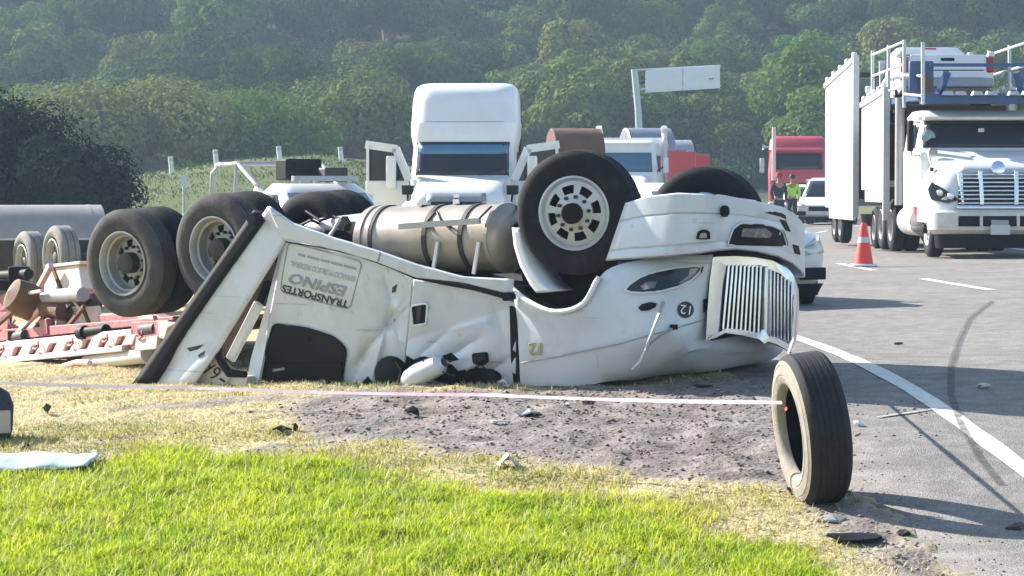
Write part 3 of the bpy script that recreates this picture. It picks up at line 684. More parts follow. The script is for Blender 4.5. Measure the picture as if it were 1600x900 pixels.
for k, pl in enumerate((((640, 598), (652, 590), (668, 600), (655, 605)), ((700, 598), (716, 590), (722, 602), (706, 606)), ((776, 596), (788, 590), (796, 604), (782, 606)), ((566, 598), (574, 588), (584, 603), (572, 606)), ((500, 602), (512, 594), (524, 604)), ((690, 556), (704, 551), (716, 562), (702, 566)))):
    obj('torn_sheet', patch(pl, lambda x, y: .08 + .03 * math.sin(x), 0, .012), (WRECK, BLACK, WRECK, BLACK, BLACK, BLACK)[k], wreck)
# ---- side extender with black rubber edge
EW = .20
el_ = [(418, 323), (398, 352), (350, 425), (290, 512), (232, 602)]; er_ = [(456, 350), (443, 380), (398, 452), (345, 538), (303, 602)]
def wex(x, y): return EW - .02 * (y - 320) / 280 + (.03 * math.sin((x + y) / 17) * min(1, max(0, (y - 540) / 30)))
ext = obj('side_extender', loft(el_, er_, 30, 8, wex, .006, 2, 4), WRECK, wreck, solid=.03, out=N, ang=60)
obj('extender_tear', patch([(292, 544), (318, 538), (309, 546), (296, 549)], wex, .006, .01), BLKINK, ext)
obj('extender_tear', patch([(309, 555), (320, 548), (318, 556), (311, 560)], wex, .006, .01), BLKINK, ext)
rub = obj('rubber_edge', loft([(396, 328), (345, 402), (274, 503), (206, 600)], [(413, 345), (353, 427), (293, 513), (237, 602)], 24, 3, lambda x, y: EW + .015), BLACK, wreck, solid=.10, out=N)
q = MB(); q.lathe([(.001, .09), (.05, .09), (.06, .06), (.06, 0)], W(403, 342, EW + .02), N, 16); obj('rubber_stop', q, BLACK, wreck)
# junk in the gap behind the sleeper
q = MB(); q.bar(W(405, 474, .02), W(360, 562, .05), .085, .06, N); obj('gap_strut', q, WHITE, wreck, bevel=.01)
q = MB(); q.prism([W(x, y, -.02) for x, y in ((437, 392), (443, 400), (402, 604), (384, 604), (392, 560), (415, 480))], -N * .03); obj('sleeper_corner', q, WRECK, wreck)
q = MB(); q.tube([W(332, 543, .14), W(346, 566, .16), (W(358, 583, .15)), W(384, 585, .12)], [.02, .035, .04, .03], 8); obj('rubber_strap', q, BLACK, wreck)
PLATE = mat('number_plate', (.62, .58, .48), .5, c2=(.48, .43, .34), scale=9, amt=1)
wpl = lambda x, y: .10
q = patch([(303, 590), (330, 548), (368, 578), (352, 602), (310, 602)], wpl, 0, .012); plate = obj('licence_plate', q, PLATE, wreck)
decal('plate_print', '6A', 329, 578, 30, 22, 36, wpl, BLKINK, plate, .006)
obj('plate_dash', patch([(344, 590), (352, 595), (350, 598), (342, 593)], wpl, .006, .004), BLKINK, plate)
q = MB(); q.prism([W(x, y, -.12) for x, y in ((428, 410), (430, 440), (380, 530), (345, 560), (350, 530), (395, 460))], -N * .03); obj('bunk_panel', q, mat('bunk_brown', (.28, .19, .14), .8, c2=(.14, .09, .07), scale=9, amt=1), wreck)
q = MB(); q.bar(W(420, 440, -.08), W(385, 520, -.06), .05, .05, N); obj('gap_bracket', q, BLACK, wreck)
q = MB(); q.prism([W(x, y, .06) for x, y in ((352, 602), (362, 585), (388, 588), (384, 602))], -N * .08); obj('torn_scrap', q, DWHITE, wreck)
# ---- fuel tank
t0, t1 = W(583, 374, -.32), W(797, 372, -.32); ax = (t1 - t0).normalized(); L = (t1 - t0).length; RT = .285
q = MB(); q.lathe([(.001, -.03), (.2, -.025), (RT - .03, -.01), (RT, .02), (RT, L - .02), (RT - .03, L + .005), (.2, L + .03), (.001, L + .035)], t0, ax, 48); tank = obj('fuel_tank', q, TANK, wreck, ang=25)
for d, m_, wd_, nm in ((.05, TANK, .05, 'tank_band'), (.14, TANK, .05, 'tank_band'), (.20, DARKMET, .025, 'tank_strap'), (L * .52, DARKMET, .045, 'tank_strap'), (L * .78, DARKMET, .045, 'tank_strap'), (L - .05, TANK, .03, 'tank_band')):
    q = MB(); q.lathe([(RT - .01, d), (RT + .012, d), (RT + .012, d + wd_), (RT - .01, d + wd_)], t0, ax, 48); obj(nm, q, m_, tank)
for x in (684, 748):
    q = MB(); q.bar(W(x, 378, -.02), W(x - 8, 428, -.02), .03, .02, N); obj('strap_bolt', q, WHITE, tank)
q = MB(); q.bar(W(624, 354, .0), W(750, 345, .0), .05, .03, N); obj('tank_step', q, GREY, tank)
for a_, b_ in (((662, 352), (680, 331)), ((690, 350), (683, 331)), ((745, 345), (768, 322)), ((700, 350), (720, 372))):
    q = MB(); q.tube([W(*a_, -.03), W(*b_, -.14)], .010, 6); obj('step_rod', q, DARKMET, tank)
q = MB(); q.cyl(W(486, 361, -.4), W(574, 351, -.4), .105, n=24); obj('air_tank', q, DIRTYALU, wreck)
q = MB(); q.tube([W(531, 342, -.2), W(520, 362, -.2), W(512, 372, -.2)], .016, 6); obj('tank_hanger', q, WHITE, wreck)
q = MB(); q.prism([W(x, y, -.22) for x, y in ((534, 338), (541, 350), (536, 361), (527, 356))], -N * .08); obj('valve', q, DARKMET, wreck)
q = MB(); q.box(W(550, 378, -.45), (.5, .3, .22)); obj('battery_box', q, BLACK, wreck, bevel=.02)
for k, pl in enumerate((((478, 330), (500, 345), (520, 338), (548, 348)), ((560, 345), (572, 330), (590, 335)), ((640, 330), (660, 322), (690, 326), (720, 318)), ((770, 322), (790, 330), (800, 350)), ((470, 352), (486, 344), (505, 352)), ((810, 350), (818, 335), (808, 322)))):
    q = MB(); q.tube([W(x, y, -.3 - .1 * (k % 2) + .06 * math.sin(i * 2)) for i, (x, y) in enumerate(pl)], .014, 6); obj('air_hose', q, BLACK, wreck)
for x, y in ((560, 366),):
    q = MB(); q.box(W(x, y, -.75), (.14, .2, .12), Matrix.Rotation(-TH, 3, 'Z')); obj('frame_bracket', q, DARKMET, wreck, bevel=.015)
for h_ in (-3.2, -4.6, -5.7):
    q = MB(); q.bar(U(h_, -.55, .80), U(h_, -1.5, .82), .14, .2); obj('cross_member', q, DARKMET, wreck)
# white inner fender strip beside the front wheel
obj('mudguard', loft([(800, 356), (803, 385), (812, 415), (828, 445), (838, 458)], [(812, 358), (817, 385), (828, 415), (846, 442), (862, 455)], 16, 3, lambda x, y: .03), WHITE, wreck, solid=.3, out=N)
q = MB(); q.prism([W(x, y, -.34) for x, y in ((800, 350), (960, 330), (960, 420), (930, 470), (870, 480), (820, 455))], -N * .03); obj('wheel_well', q, BLACK, wreck)
# ---- wheels: steered front pair and two dual axles
fy = TH - R(17); fax = Vector((-math.sin(fy), -math.cos(fy), -.05)).normalized()
wheel(wreck, HUB + fax * .02, fax, 'front', .505, .30)
ph = HUB - N * 2.06; wheel(wreck, Vector((ph.x, ph.y, HUB.z - .11)) - A * .05, -fax, 'inner', .505, .30)
axN = (N - UP * .05).normalized()
hubs = [W(332, 390, .0), W(189, 412, .0)]
for h in hubs:
    wheel(wreck, h, axN, 'rear', .50, .27, tm=DUSTRUB); wheel(wreck, h - axN * .32, axN, 'inner', .50, .27)
    fz = h - axN * 1.85; fz.z = h.z + .04
    wheel(wreck, fz, -axN, 'inner', .50, .27); wheel(wreck, fz + axN * .32, -axN, 'inner', .50, .27)
    q = MB(); q.tube([h - axN * .2, fz + axN * .1], .075, 12); c_ = (h + fz) / 2; q.lathe([(.001, -.2), (.16, -.15), (.22, 0), (.16, .15), (.001, .2)], c_, N, 16); obj('drive_axle', q, DARKMET, wreck)
q = MB(); q.tube([HUB - N * .3, HUB - N * 1.8], .06, 10); obj('front_axle', q, DARKMET, wreck)
for w_ in (-.62, -1.42):
    q = MB(); q.bar(U(-5.9, w_, .72), U(.95, w_, HUB.z - .28), .09, .26); obj('frame_rail', q, DARKMET, wreck, bevel=.01)
q = MB(); q.tube([U(-4.0, -1.0, .95), U(-2.0, -1.0, 1.0), U(-.6, -1.0, 1.08)], .06, 10); obj('driveshaft', q, DARKMET, wreck)
q = MB(); q.box(U(.0, -1.02, HUB.z - .15), (.9, .7, .4), Matrix.Rotation(-TH, 3, 'Z')); obj('engine_sump', q, DARKMET, wreck, bevel=.05)
# ================================================================== OVERTURNED TRAILER and its axles, left
TY = R(60); TN = Vector((-math.sin(TY), -math.cos(TY), 0)); TA = Vector((math.cos(TY), -math.sin(TY), 0)); TP = at(270, 525, 27.2)
def T(px, py, w=0.0):
    d = ray(px, py); c = Vector((0, 0, CAMZ)); P0 = TP + TN * w; return c + d * ((P0 - c).dot(TN) / d.dot(TN))
tc_ = T(130, 560, -.8); trailer = thing('overturned_trailer', 'faded red flatbed trailer lying upside down behind the dual wheels', 'trailer', (tc_.x, tc_.y, gzf(tc_.x, tc_.y)))
def tprism(name, poly, w, th, m, parent=None, bevel=.008):
    q = MB(); q.prism([T(x, y, w) for x, y in poly], -TN * th); return obj(name, q, m, parent or trailer, bevel=bevel, smooth=False)
def tbar(name, a, b, w0, w1, s, m, parent=None, up=None):
    q = MB(); q.bar(T(*a, w0), T(*b, w1), s, s, up or TN); return obj(name, q, m, parent or trailer, bevel=.006, smooth=False)
def ry(x, t): return lerp(lerp(541, 507, (x + 60) / 330), lerp(574, 541, (x + 60) / 330), t)   # side rail edges
PALE = mat('sunlit_rail', (.72, .56, .52), .6, c2=(.55, .34, .32), scale=6, amt=1)  # lit copy of the trailer red, sunlight put into its colour
rail = tprism('side_rail', [(-60, ry(-60, 0)), (205, ry(205, 0)), (205, ry(205, .30)), (-60, ry(-60, .30))], 0, .10, PALE)
tprism('rail_flange', [(-60, ry(-60, .72)), (190, ry(190, .72)), (190, ry(190, 1)), (-60, ry(-60, 1))], .02, .14, PALE, rail)
tprism('rail_web', [(-60, ry(-60, .25)), (262, ry(262, .25)), (262, ry(262, .8)), (-60, ry(-60, .8))], -.05, .02, PINK, rail)
for k, x in enumerate(range(-46, 200, 27)):
    tprism('rail_gusset', [(x, ry(x, .28)), (x + 15, ry(x + 15, .28)), (x + 9, ry(x + 9, .74)), (x - 8, ry(x - 8, .74))], .005, .05, PALE, rail)
    if k % 2: 
        q = MB(); q.tube([T(x + 24, ry(x + 24, .15), .04), T(x + 25, ry(x + 25, .4), .05), T(x + 21, ry(x + 21, .5), .05), T(x + 17, ry(x + 17, .45), .04)], .012, 6); obj('tie_hook', q, PINK, rail)
tprism('rail_end', [(205, 503), (262, 500), (268, 520), (250, 540), (205, 545)], -.01, .10, PINK)
tprism('corner_plate', [(212, 530), (246, 524), (244, 545), (210, 549)], .03, .05, PALE); tprism('corner_plate', [(246, 502), (276, 504), (262, 512), (256, 530), (248, 528)], .02, .05, PALE)
q = MB(); q.tube([T(138, 566, -.1), T(232, 553, -.1)], .085, 14); obj('bumper_tube', q, DWHITE, trailer)
q = MB(); q.tube([T(100, 572, .05), T(120, 566, .06), T(140, 567, .05)], .03, 8); obj('bent_strip', q, PALE, trailer)
# deck underside
tprism('deck', [(-60, 520), (270, 494), (270, 503), (-60, 540)], -.12, 2.3, PINK)
tprism('cross_member', [(155, 492), (235, 488), (262, 500), (262, 508), (160, 514)], -.15, .12, PINK)
tprism('deck_panel', [(-40, 470), (10, 458), (10, 520), (-40, 530)], -.5, .05, PINK); tprism('deck_panel', [(205, 492), (238, 493), (240, 500), (222, 499)], .0, .05, PALE)
# suspension hangers and boxes
tprism('tool_box', [(72, 418), (122, 412), (128, 452), (66, 462)], -.5, .5, CREAM, bevel=.02)
tprism('tool_box_lid', [(70, 414), (124, 408), (124, 413), (70, 419)], -.47, .56, CREAM)
tprism('side_panel', [(92, 482), (150, 478), (156, 522), (82, 530)], -.35, .05, CREAM); tprism('side_panel', [(18, 508), (78, 500), (78, 534), (18, 538)], -.35, .05, CREAM); tprism('side_panel', [(-40, 500), (14, 480), (10, 540), (-40, 545)], -.38, .05, PINK)
tprism('box_rib', [(78, 418), (82, 417), (98, 456), (93, 457)], -.48, .03, BROWN); tprism('panel_rib', [(126, 482), (130, 482), (146, 520), (141, 521)], -.33, .03, BROWN); tprism('panel_rib', [(98, 484), (102, 484), (112, 520), (107, 521)], -.33, .03, BROWN)
tbar('brace', (10, 540), (62, 484), -.1, -.15, .05, PALE); tbar('brace', (88, 532), (132, 478), -.2, -.15, .04, BROWN); tbar('brace', (44, 528), (82, 478), -.2, -.2, .04, BROWN); tbar('brace', (54, 462), (80, 414), -.4, -.4, .06, PALE); tbar('brace', (-20, 520), (30, 478), -.1, -.12, .05, BROWN)
tprism('hanger', [(60, 500), (72, 498), (74, 522), (64, 524)], -.1, .1, PINK); tprism('hanger', [(16, 460), (62, 452), (64, 457), (24, 464), (24, 478), (14, 478)], -.05, .05, PALE)
e = MB(); e.lathe([(.001, .0), (.16, .01), (.19, .05), (.20, .2), (.17, .35), (.001, .4)], T(62, 480, -.25), (TN + UP * .5), 24); obj('spring_pot', e, BROWN, trailer)
q = MB(); q.tube([T(72, 463, -.2), T(130, 460, -.2)], .075, 14); obj('axle_beam', q, GREY, trailer); q = MB(); q.tube([T(24, 474, -.2), T(100, 486, -.25)], .10, 14); obj('axle_beam', q, BROWN, trailer)
q = MB(); q.cyl(T(126, 520, .0), T(166, 515, -.05), .055, n=16); q.cyl(T(126, 520, 0), T(134, 519, 0), .07, n=16); obj('brake_chamber', q, BLACK, trailer)
q = MB(); q.cyl(T(224, 516, -.05), T(246, 513, -.05), .065, n=16); obj('brake_chamber', q, DARKMET, trailer)
q = MB(); q.cyl(T(20, 528, -.1), T(40, 524, -.1), .06, n=14); q.box(T(22, 524, -.1), (.12, .12, .1)); obj('brake_chamber', q, DARKMET, trailer)
q = MB(); q.cyl(T(-10, 432, -.6), T(46, 428, -.6), .06, n=14); q.box(T(30, 430, -.6), (.22, .2, .2)); q.box(T(6, 445, -.55), (.5, .3, .12)); obj('landing_gear', q, BLACK, trailer, bevel=.02)
rd = random.Random(5)
for k in range(16):
    x0, y0 = rd.uniform(-10, 235), rd.uniform(462, 522); x1, y1 = x0 + rd.uniform(-45, 45), y0 + rd.uniform(-28, 22); d0 = -rd.uniform(.15, .9)
    if k % 2: tbar('frame_strut', (x0, y0), (x1, y1), d0, d0 - .1, rd.uniform(.02, .045), (BROWN, PINK, DARKMET, PALE)[k % 4])
    else: q = MB(); q.tube([T(x0, y0, d0), T((x0 + x1) / 2, max(y0, y1) + rd.uniform(2, 12), d0 + .06), T(x1, y1, d0)], .016, 6); obj('brake_hose', q, BLACK, trailer)
# axle set of another upturned trailer farther back
ax2 = Vector((-math.sin(R(62)), -math.cos(R(62)), 0)); p_ = at(60, 430, 41)
bogie = thing('trailer_bogie', 'upturned axle bogie with tyres coloured sunlit pale beside the big steel coil', 'trailer', (p_.x, p_.y, gzf(p_.x, p_.y)))
for px, py, Y in ((32, 412, 41.0), (80, 404, 40.2)):
    c_ = at(px, py, Y); wheel(bogie, c_, ax2, 'rear', .46, .30, tm=mat('sunlit_pale_tyre', (.24, .22, .20), .9, c2=(.14, .13, .12), scale=6, amt=1), detail=False)  # tyre colour lightened to carry the sunlight on the sidewalls
    q = MB(); q.tube([c_ - ax2 * .2, c_ - ax2 * 2.0], .07, 10); obj('axle', q, DARKMET, bogie); wheel(bogie, c_ - ax2 * 2.2, -ax2, 'inner', .46, .3)
q = MB(); q.bar(at(-10, 425, 41.8) - ax2 * .6, at(150, 415, 39) - ax2 * .6, .12, .3); obj('bogie_rail', q, PINK, bogie)
q = MB(); q.box((p_.x + .3, p_.y + .9, p_.z + .25), (2.0, 1.2, .5)); obj('bogie_base', q, DARKMET, bogie, bevel=.03)
# fallen steel coil (big cylinder)
def coil(name, label, c, ax, Rr, L, m, group=None):
    q = MB(); h = L / 2
    q.lathe([(.30, -h), (Rr - .05, -h), (Rr, -h + .03), (Rr, -h + .2), (Rr + .004, -h + .2), (Rr + .004, -h + .26), (Rr, -h + .26), (Rr, h - .26), (Rr + .004, h - .26), (Rr + .004, h - .2), (Rr, h - .2), (Rr, h - .03), (Rr - .05, h), (.30, h)], c, ax, 64, closed=True)
    o = obj(name, q, m, ang=30); recenter(o); return tag(o, label, 'steel coil', group)
c_ = at(55, 385, 45); coil('steel_coil', 'big grey steel coil lying on its side behind the upturned axles', Vector((c_.x - .2, c_.y, gzf(c_.x, c_.y) + .82)), Vector((1, .22, 0)), .80, 2.5, mat('brownish_coil', (.40, .35, .31), .5, .35, c2=(.27, .24, .22), scale=3, amt=1))

# ================================================================== STANDING TRUCKS AND CARS
def quad(mb, pts, th):
    P = [Vector(p) for p in pts]; n = (P[1] - P[0]).cross(P[3] - P[0]).normalized(); mb.prism(P, n * -th)
def fpatch(lv, z0, z1, fx, off=.012, n=8, m=4, bow=.0, side=None):
    """sheet lying on the front (or a side) of a ringed body"""
    zs = [l[0] for l in lv]; g = lambda z, k: float(np.interp(z, zs, [l[k] for l in lv])); rows = []
    for j in range(m + 1):
        z = lerp(z0, z1, j / m); row = []
        for i in range(n + 1):
            t = -1 + 2 * i / n
            if side is None:
                hw = g(z, 1); x = t * fx * hw; r = g(z, 4); e = max(0, abs(x) - (hw - r)); y = g(z, 2) + r - math.sqrt(max(r * r - e * e, 1e-4)); row.append((x, y - off, z))
            else:
                sx, y0, y1, y0t, y1t = side; f = j / m; ya, yb = lerp(y0, y0t, f), lerp(y1, y1t, f); row.append((sx * (g(z, 1) + off), lerp(ya, yb, (t + 1) / 2), z))
        rows.append(row)
    return MB().grid(rows)
V0 = Vector((0, -1, 0))
def cab_wheels(root, ys, hw, Rr=.5, dual=(), z=None, kinds=None):
    for y in ys:
        for sx in (-1, 1):
            ax = Vector((sx, 0, 0)); c = Vector((sx * hw, y, Rr))
            if y in dual:
                wheel(root, c, ax, 'rear', Rr, .25, local=True, detail=False, n=36); wheel(root, c - ax * .28, ax, 'inner', Rr, .25, local=True, n=36)
            else: wheel(root, c, ax, 'front', Rr, .27, local=True, detail=False, n=36)
# ---------------- white high-roof tractor with both doors open
p = at(722, 288, 62); gr = gzf(p.x, p.y)
t = thing('white_tractor', 'white high-roof tractor truck with both cab doors wide open', 'truck', (p.x, p.y, gr), R(-3))
lv = [(.75, 1.08, -.1, 2.6, .15), (1.75, 1.12, -.1, 2.6, .2), (1.80, 1.12, .0, 2.6, .25), (2.45, 1.10, .36, 2.6, .3), (2.54, 1.12, .36, 2.6, .3), (2.72, 1.16, .37, 2.6, .35), (2.98, 1.17, .44, 2.6, .4), (3.0, 1.16, .46, 2.6, .4), (3.42, 1.15, .62, 2.6, .45), (3.64, 1.13, .78, 2.58, .45), (3.76, 1.09, .95, 2.55, .45), (3.83, 1.01, 1.2, 2.5, .4), (3.86, .9, 1.4, 2.4, .35)]
cab = obj('cab', MB().rings(lv, 6), WHITE, t, local=True, ang=30)
o = obj('windshield', fpatch(lv, 1.83, 2.56, .90, .02, 14, 5), GLASS, cab, local=True, solid=.01, out=V0)
SKYVIS = mat('tinted_visor_strip', (.05, .15, .26), .15, c2=(.08, .20, .32), scale=2, amt=1)
obj('windshield_tint', fpatch(lv, 2.30, 2.50, .88, .028, 14, 2), SKYVIS, o, local=True, solid=.004, out=V0)
q = MB()
for k in range(5): q.box((-.36 + .18 * k, .43, 2.74), (.07, .06, .035))
for k in range(5):
    q = MB(); q.box(((-.9, -.14, 0, .14, .9)[k], .41 + .1 * (k in (0, 4)), 2.745), (.07, .06, .035)); obj('marker_lamp', q, GALV, cab, local=True)
obj('roof_joint', fpatch(lv, 2.99, 3.003, .75, .008, 10, 1), GRYINK, cab, local=True)
hv = [(.55, .95, -1.75, .1, .25), (1.25, 1.0, -1.75, .1, .3), (1.46, .95, -1.62, .1, .35), (1.64, .92, -1.0, .1, .3), (1.84, .98, -.02, .1, .1)]
hood2 = obj('hood', MB().rings(hv, 6), WHITE, t, local=True, ang=40)
o = obj('grille', fpatch(hv, .70, 1.46, .64, .02, 10, 5), GREY, hood2, local=True, solid=.02, out=V0)
for sx in (-1, 1):
    obj('grille_vent', MB().box((sx * .30, -1.79, 1.20), (.46, .03, .16)), BLACK, o, local=True); obj('grille_vent', MB().box((sx * .30, -1.79, .95), (.46, .03, .24)), BLACK, o, local=True)
obj('badge', MB().box((0, -1.80, 1.24), (.13, .05, .18)), CHROME, o, local=True); obj('badge', MB().box((0, -1.74, 1.40), (.12, .05, .07)), CHROME, o, local=True)
obj('bumper', MB().rings([(.35, 1.14, -1.95, -1.3, .2), (.72, 1.14, -1.95, -1.3, .2)], 5), WHITE, t, local=True)
for sx in (-1, 1):
    obj('fender', MB().rings([(.6, .2, -1.7, -.4, .15), (1.15, .22, -1.72, -.3, .2), (1.28, .12, -1.5, -.4, .1)], 4), WHITE, t, local=True).location = (sx * .98, 0, 0)
    obj('headlight', MB().box((sx * .93, -1.72, 1.05), (.26, .08, .18)), LENS, hood2, local=True, bevel=.02)
    # the open door swings out sideways from its front hinge
    d = bpy.data.objects.new('door', None)
    hx = sx * 1.13; ang_ = R(12); dx = Vector((sx * math.cos(ang_), math.sin(ang_), 0)); dn = Vector((-dx.y, dx.x, 0)) * .05
    def DP(a, z): return Vector((hx, -.05, 0)) + dx * a + Vector((0, 0, z))
    q = MB(); q.prism([DP(0, 1.05), DP(.98, 1.05), DP(.98, 1.72), DP(0, 1.72)], dn); dr = obj('door', q, WHITE, t, local=True, bevel=.02)
    for a_, b_ in (((0, 1.72), (.30, 2.42)), ((.28, 2.40), (.98, 2.50)), ((.93, 1.72), (.93, 2.50))):
        q = MB(); q.bar(DP(*a_) + dn * .5, DP(*b_) + dn * .5, .06, .17, Vector((0, 0, 1))); obj('door_frame', q, WHITE, dr, local=True)
    q = MB(); q.prism([DP(.04, 1.72), DP(.9, 1.72), DP(.9, 2.42), DP(.32, 2.36)], dn * .3); obj('door_window', q, GLASS, dr, local=True)
    obj('mirror', MB().rings([(1.55, .10, -.28, -.08, .06), (1.6, .11, -.3, -.08, .08), (2.2, .11, -.3, -.08, .08), (2.25, .09, -.28, -.1, .06)], 4), WHITE, t, local=True).location = (sx * 1.52, .05, 0)
    obj('hood_mirror', MB().rings([(1.42, .12, -.12, .1, .06), (1.62, .13, -.12, .1, .06)], 3), BLACK, t, local=True).location = (sx * 1.12, -.6, 0)
    obj('mirror_arm', MB().tube([(sx * 1.12, -.6, 1.45), (sx * 1.1, -.85, 1.2), (sx * .95, -1.1, 1.12)], .025, 6), BLACK, t, local=True)
    obj('sleeper_window', MB().box((sx * 1.135, 1.6, 2.2), (.02, .35, .3)), GLASS, cab, local=True)
for x in (-.5, .35): obj('wiper', MB().tube([(x, -.03, 1.82), (x + .45, .06, 1.98)], .012, 5), BLACK, cab, local=True)
obj('side_fairing', MB().box((1.12, 2.75, 2.3), (.04, .5, 2.2)), BLACK, cab, local=True)
cab_wheels(t, (-1.2, 4.2, 5.5), 1.06, .5, (4.2, 5.5)); obj('chassis', MB().box((0, 3.0, .8), (.85, 7.0, .3)), DARKMET, t, local=True)
# ---------------- hauler tractor (white, horizontal-bar grille) with a head rack
HY = 50.0; p = at(1560, 288, HY); gr = gzf(p.x, p.y); HRZ = R(0.8)
t = thing('car_hauler_tractor', 'white day-cab tractor with wide chrome bar grille under a car rack', 'truck', (p.x, p.y, gr), HRZ)
hv = [(.62, 1.16, .0, 1.9, .35), (.80, 1.19, -.02, 1.9, .4), (1.15, 1.15, .04, 1.9, .45), (1.45, 1.05, .12, 1.9, .45), (1.62, .95, .35, 1.9, .45), (1.86, 1.0, 1.4, 1.9, .25), (1.92, 1.02, 1.7, 1.95, .05)]
hood3 = obj('hood', MB().rings(hv, 8), WHITE, t, local=True, ang=40)
lv = [(.7, 1.12, 1.6, 3.6, .1), (1.86, 1.14, 1.6, 3.6, .15), (1.92, 1.13, 1.68, 3.6, .25), (2.44, 1.05, 2.0, 3.6, .2), (2.50, 1.08, 1.9, 3.6, .15), (2.62, 1.0, 2.1, 3.5, .2)]
cab = obj('cab', MB().rings(lv, 6), WHITE, t, local=True, ang=30)
ws = obj('windshield', fpatch(lv, 1.95, 2.43, .93, .02, 14, 5), GLASS, cab, local=True, solid=.01, out=V0)
obj('sun_visor', MB().box((0, 1.80, 2.47), (2.05, .25, .05)), DWHITE, cab, local=True)
obj('windshield_sticker', MB().box((.02, 1.84, 2.26), (.11, .01, .07)), GALV, ws, local=True); obj('windshield_decal', MB().add([(-.94 + .13 * math.cos(k * .5) , 1.79 , 2.14 + .13 * math.sin(k * .5)) for k in range(13)], [tuple(range(13))]), mat('pale_sticker', (.25, .34, .36), .4), ws, local=True, solid=.005)
# grille
zc0, zc1 = .92, 1.56
for a_, nm, m_, sx_, zz, th_ in ((0, 'grille_crown', GALV, .66, (1.50, 1.62), .05),):
    obj(nm, fpatch(hv, *zz, sx_, .04, 12, 2), m_, hood3, local=True, solid=.04, out=V0)
gl = obj('grille', fpatch(hv, zc0, 1.50, .60, .025, 12, 4), BLACK, hood3, local=True, solid=.02, out=V0)
for k in range(8): z = .95 + k * .072; obj('grille_bar', fpatch(hv, z, z + .028, .60, .05, 12, 1), CHROME, gl, local=True, solid=.02, out=V0)
for x in (-.30, .30): obj('grille_divider', MB().bar((x * 1.05 , .02, 1.52), (x, -.08, .93), .07, .06), CHROME, gl, local=True, bevel=.01)
for sx in (-1, 1): obj('grille_side', MB().bar((sx * .66, .10, 1.50), (sx * .60, .0, .93), .10, .05), CHROME, gl, local=True, bevel=.01)
obj('grille_lower_bar', fpatch(hv, .86, .93, .62, .06, 12, 1), CHROME, gl, local=True, solid=.03, out=V0)
q = MB(); q.lathe([(.001, .02), (.09, .015), (.12, 0), (.12, -.03)], (0, .02, 1.58), (0, -1, .3), 20); obj('badge', q, CHROME, hood3, local=True)
obj('bumper', MB().rings([(.42, 1.10, -.02, .5, .3), (.50, 1.19, -.12, .6, .4), (.80, 1.20, -.14, .6, .45), (.84, 1.16, -.08, .6, .4)], 8), DWHITE, t, local=True, ang=30)
bp_ = [(.42, 1.19, -.13, .6, .45), (.86, 1.19, -.13, .6, .45)]
o = obj('bumper_vent', fpatch(bp_, .56, .74, .60, .01, 12, 2), BLACK, t, local=True, solid=.01, out=V0)
for x in (-.32, .32): obj('vent_divider', MB().box((x, -.14, .65), (.05, .05, .18)), DWHITE, o, local=True)
obj('number_plate', MB().box((0, -.20, .50), (.34, .02, .17)), GALV, t, local=True); obj('plate_bracket', MB().box((0, -.17, .62), (.30, .04, .10)), GREY, t, local=True)
obj('air_dam', MB().rings([(.18, 1.05, -.02, .5, .3), (.42, 1.08, -.06, .5, .3)], 6), BLACK, t, local=True)
for sx in (-1, 1):
    hlp = [(sx * .66, .0, 1.02), (sx * .90, .06, 1.20), (sx * 1.08, .28, 1.33), (sx * 1.13, .36, 1.20), (sx * 1.10, .22, 1.02), (sx * .86, .0, .96)]
    q = MB(); q.prism([Vector(v) + Vector((sx * .03, -.05, 0)) for v in hlp], (0, .12, 0)); h_ = obj('headlight', q, GLASS, hood3, local=True)
    for xx, zz, yy in ((.84, 1.08, -.03), (1.0, 1.14, .10)):
        q = MB(); q.lathe([(.001, .02), (.05, .015), (.06, 0)], (sx * xx, yy - .03, zz), (sx * .3, -1, 0), 12); obj('lamp_bulb', q, CHROME, h_, local=True)
    obj('fog_light', MB().lathe([(.001, .01), (.06, .01), (.08, 0), (.08, -.05)], (sx * .92, -.0, .64), (sx * .4, -1, 0), 14), BLACK, t, local=True)
    obj('hood_vent', MB().box((sx * 1.06, .62, 1.55), (.05, .14, .07)), BLACK, hood3, local=True)
    obj('mirror', MB().box((sx * 1.30, 1.55, 2.15), (.10, .2, .55)), BLACK, t, local=True, bevel=.03); obj('hood_mirror', MB().box((sx * .98, 1.0, 1.86), (.16, .1, .14)), GREY, hood3, local=True, bevel=.03)
    obj('mirror_arm', MB().tube([(sx * 1.1, 1.7, 2.4), (sx * 1.28, 1.55, 2.4), (sx * 1.28, 1.55, 1.8), (sx * 1.1, 1.7, 1.8)], .02, 6), GREY, t, local=True)
    obj('side_window', MB().box((sx * 1.12, 2.5, 2.15), (.02, .8, .42)), GLASS, cab, local=True)
    obj('door_seam', MB().box((sx * 1.142, 2.02, 1.4), (.006, .015, .95)), GRYINK, cab, local=True)
    obj('air_stack', MB().cyl((sx * 1.16, 3.75, .9), (sx * 1.16, 3.75, 2.9), .09, n=14), GREY, t, local=True); obj('step_tank', MB().cyl((sx * .98, 1.9, .62), (sx * .98, 3.5, .62), .27, n=24), ALU, t, local=True)
    obj('step', MB().box((sx * 1.15, 1.8, .5), (.25, .4, .05)), DWHITE, t, local=True); obj('reflector', MB().box((sx * 1.2, 1.62, .82), (.03, .25, .14)), ORANGE, t, local=True)
cab_wheels(t, (.95, 5.4, 6.7), 1.10, .5, (5.4, 6.7)); obj('chassis', MB().box((0, 3.8, .8), (.85, 6.6, .3)), DARKMET, t, local=True)
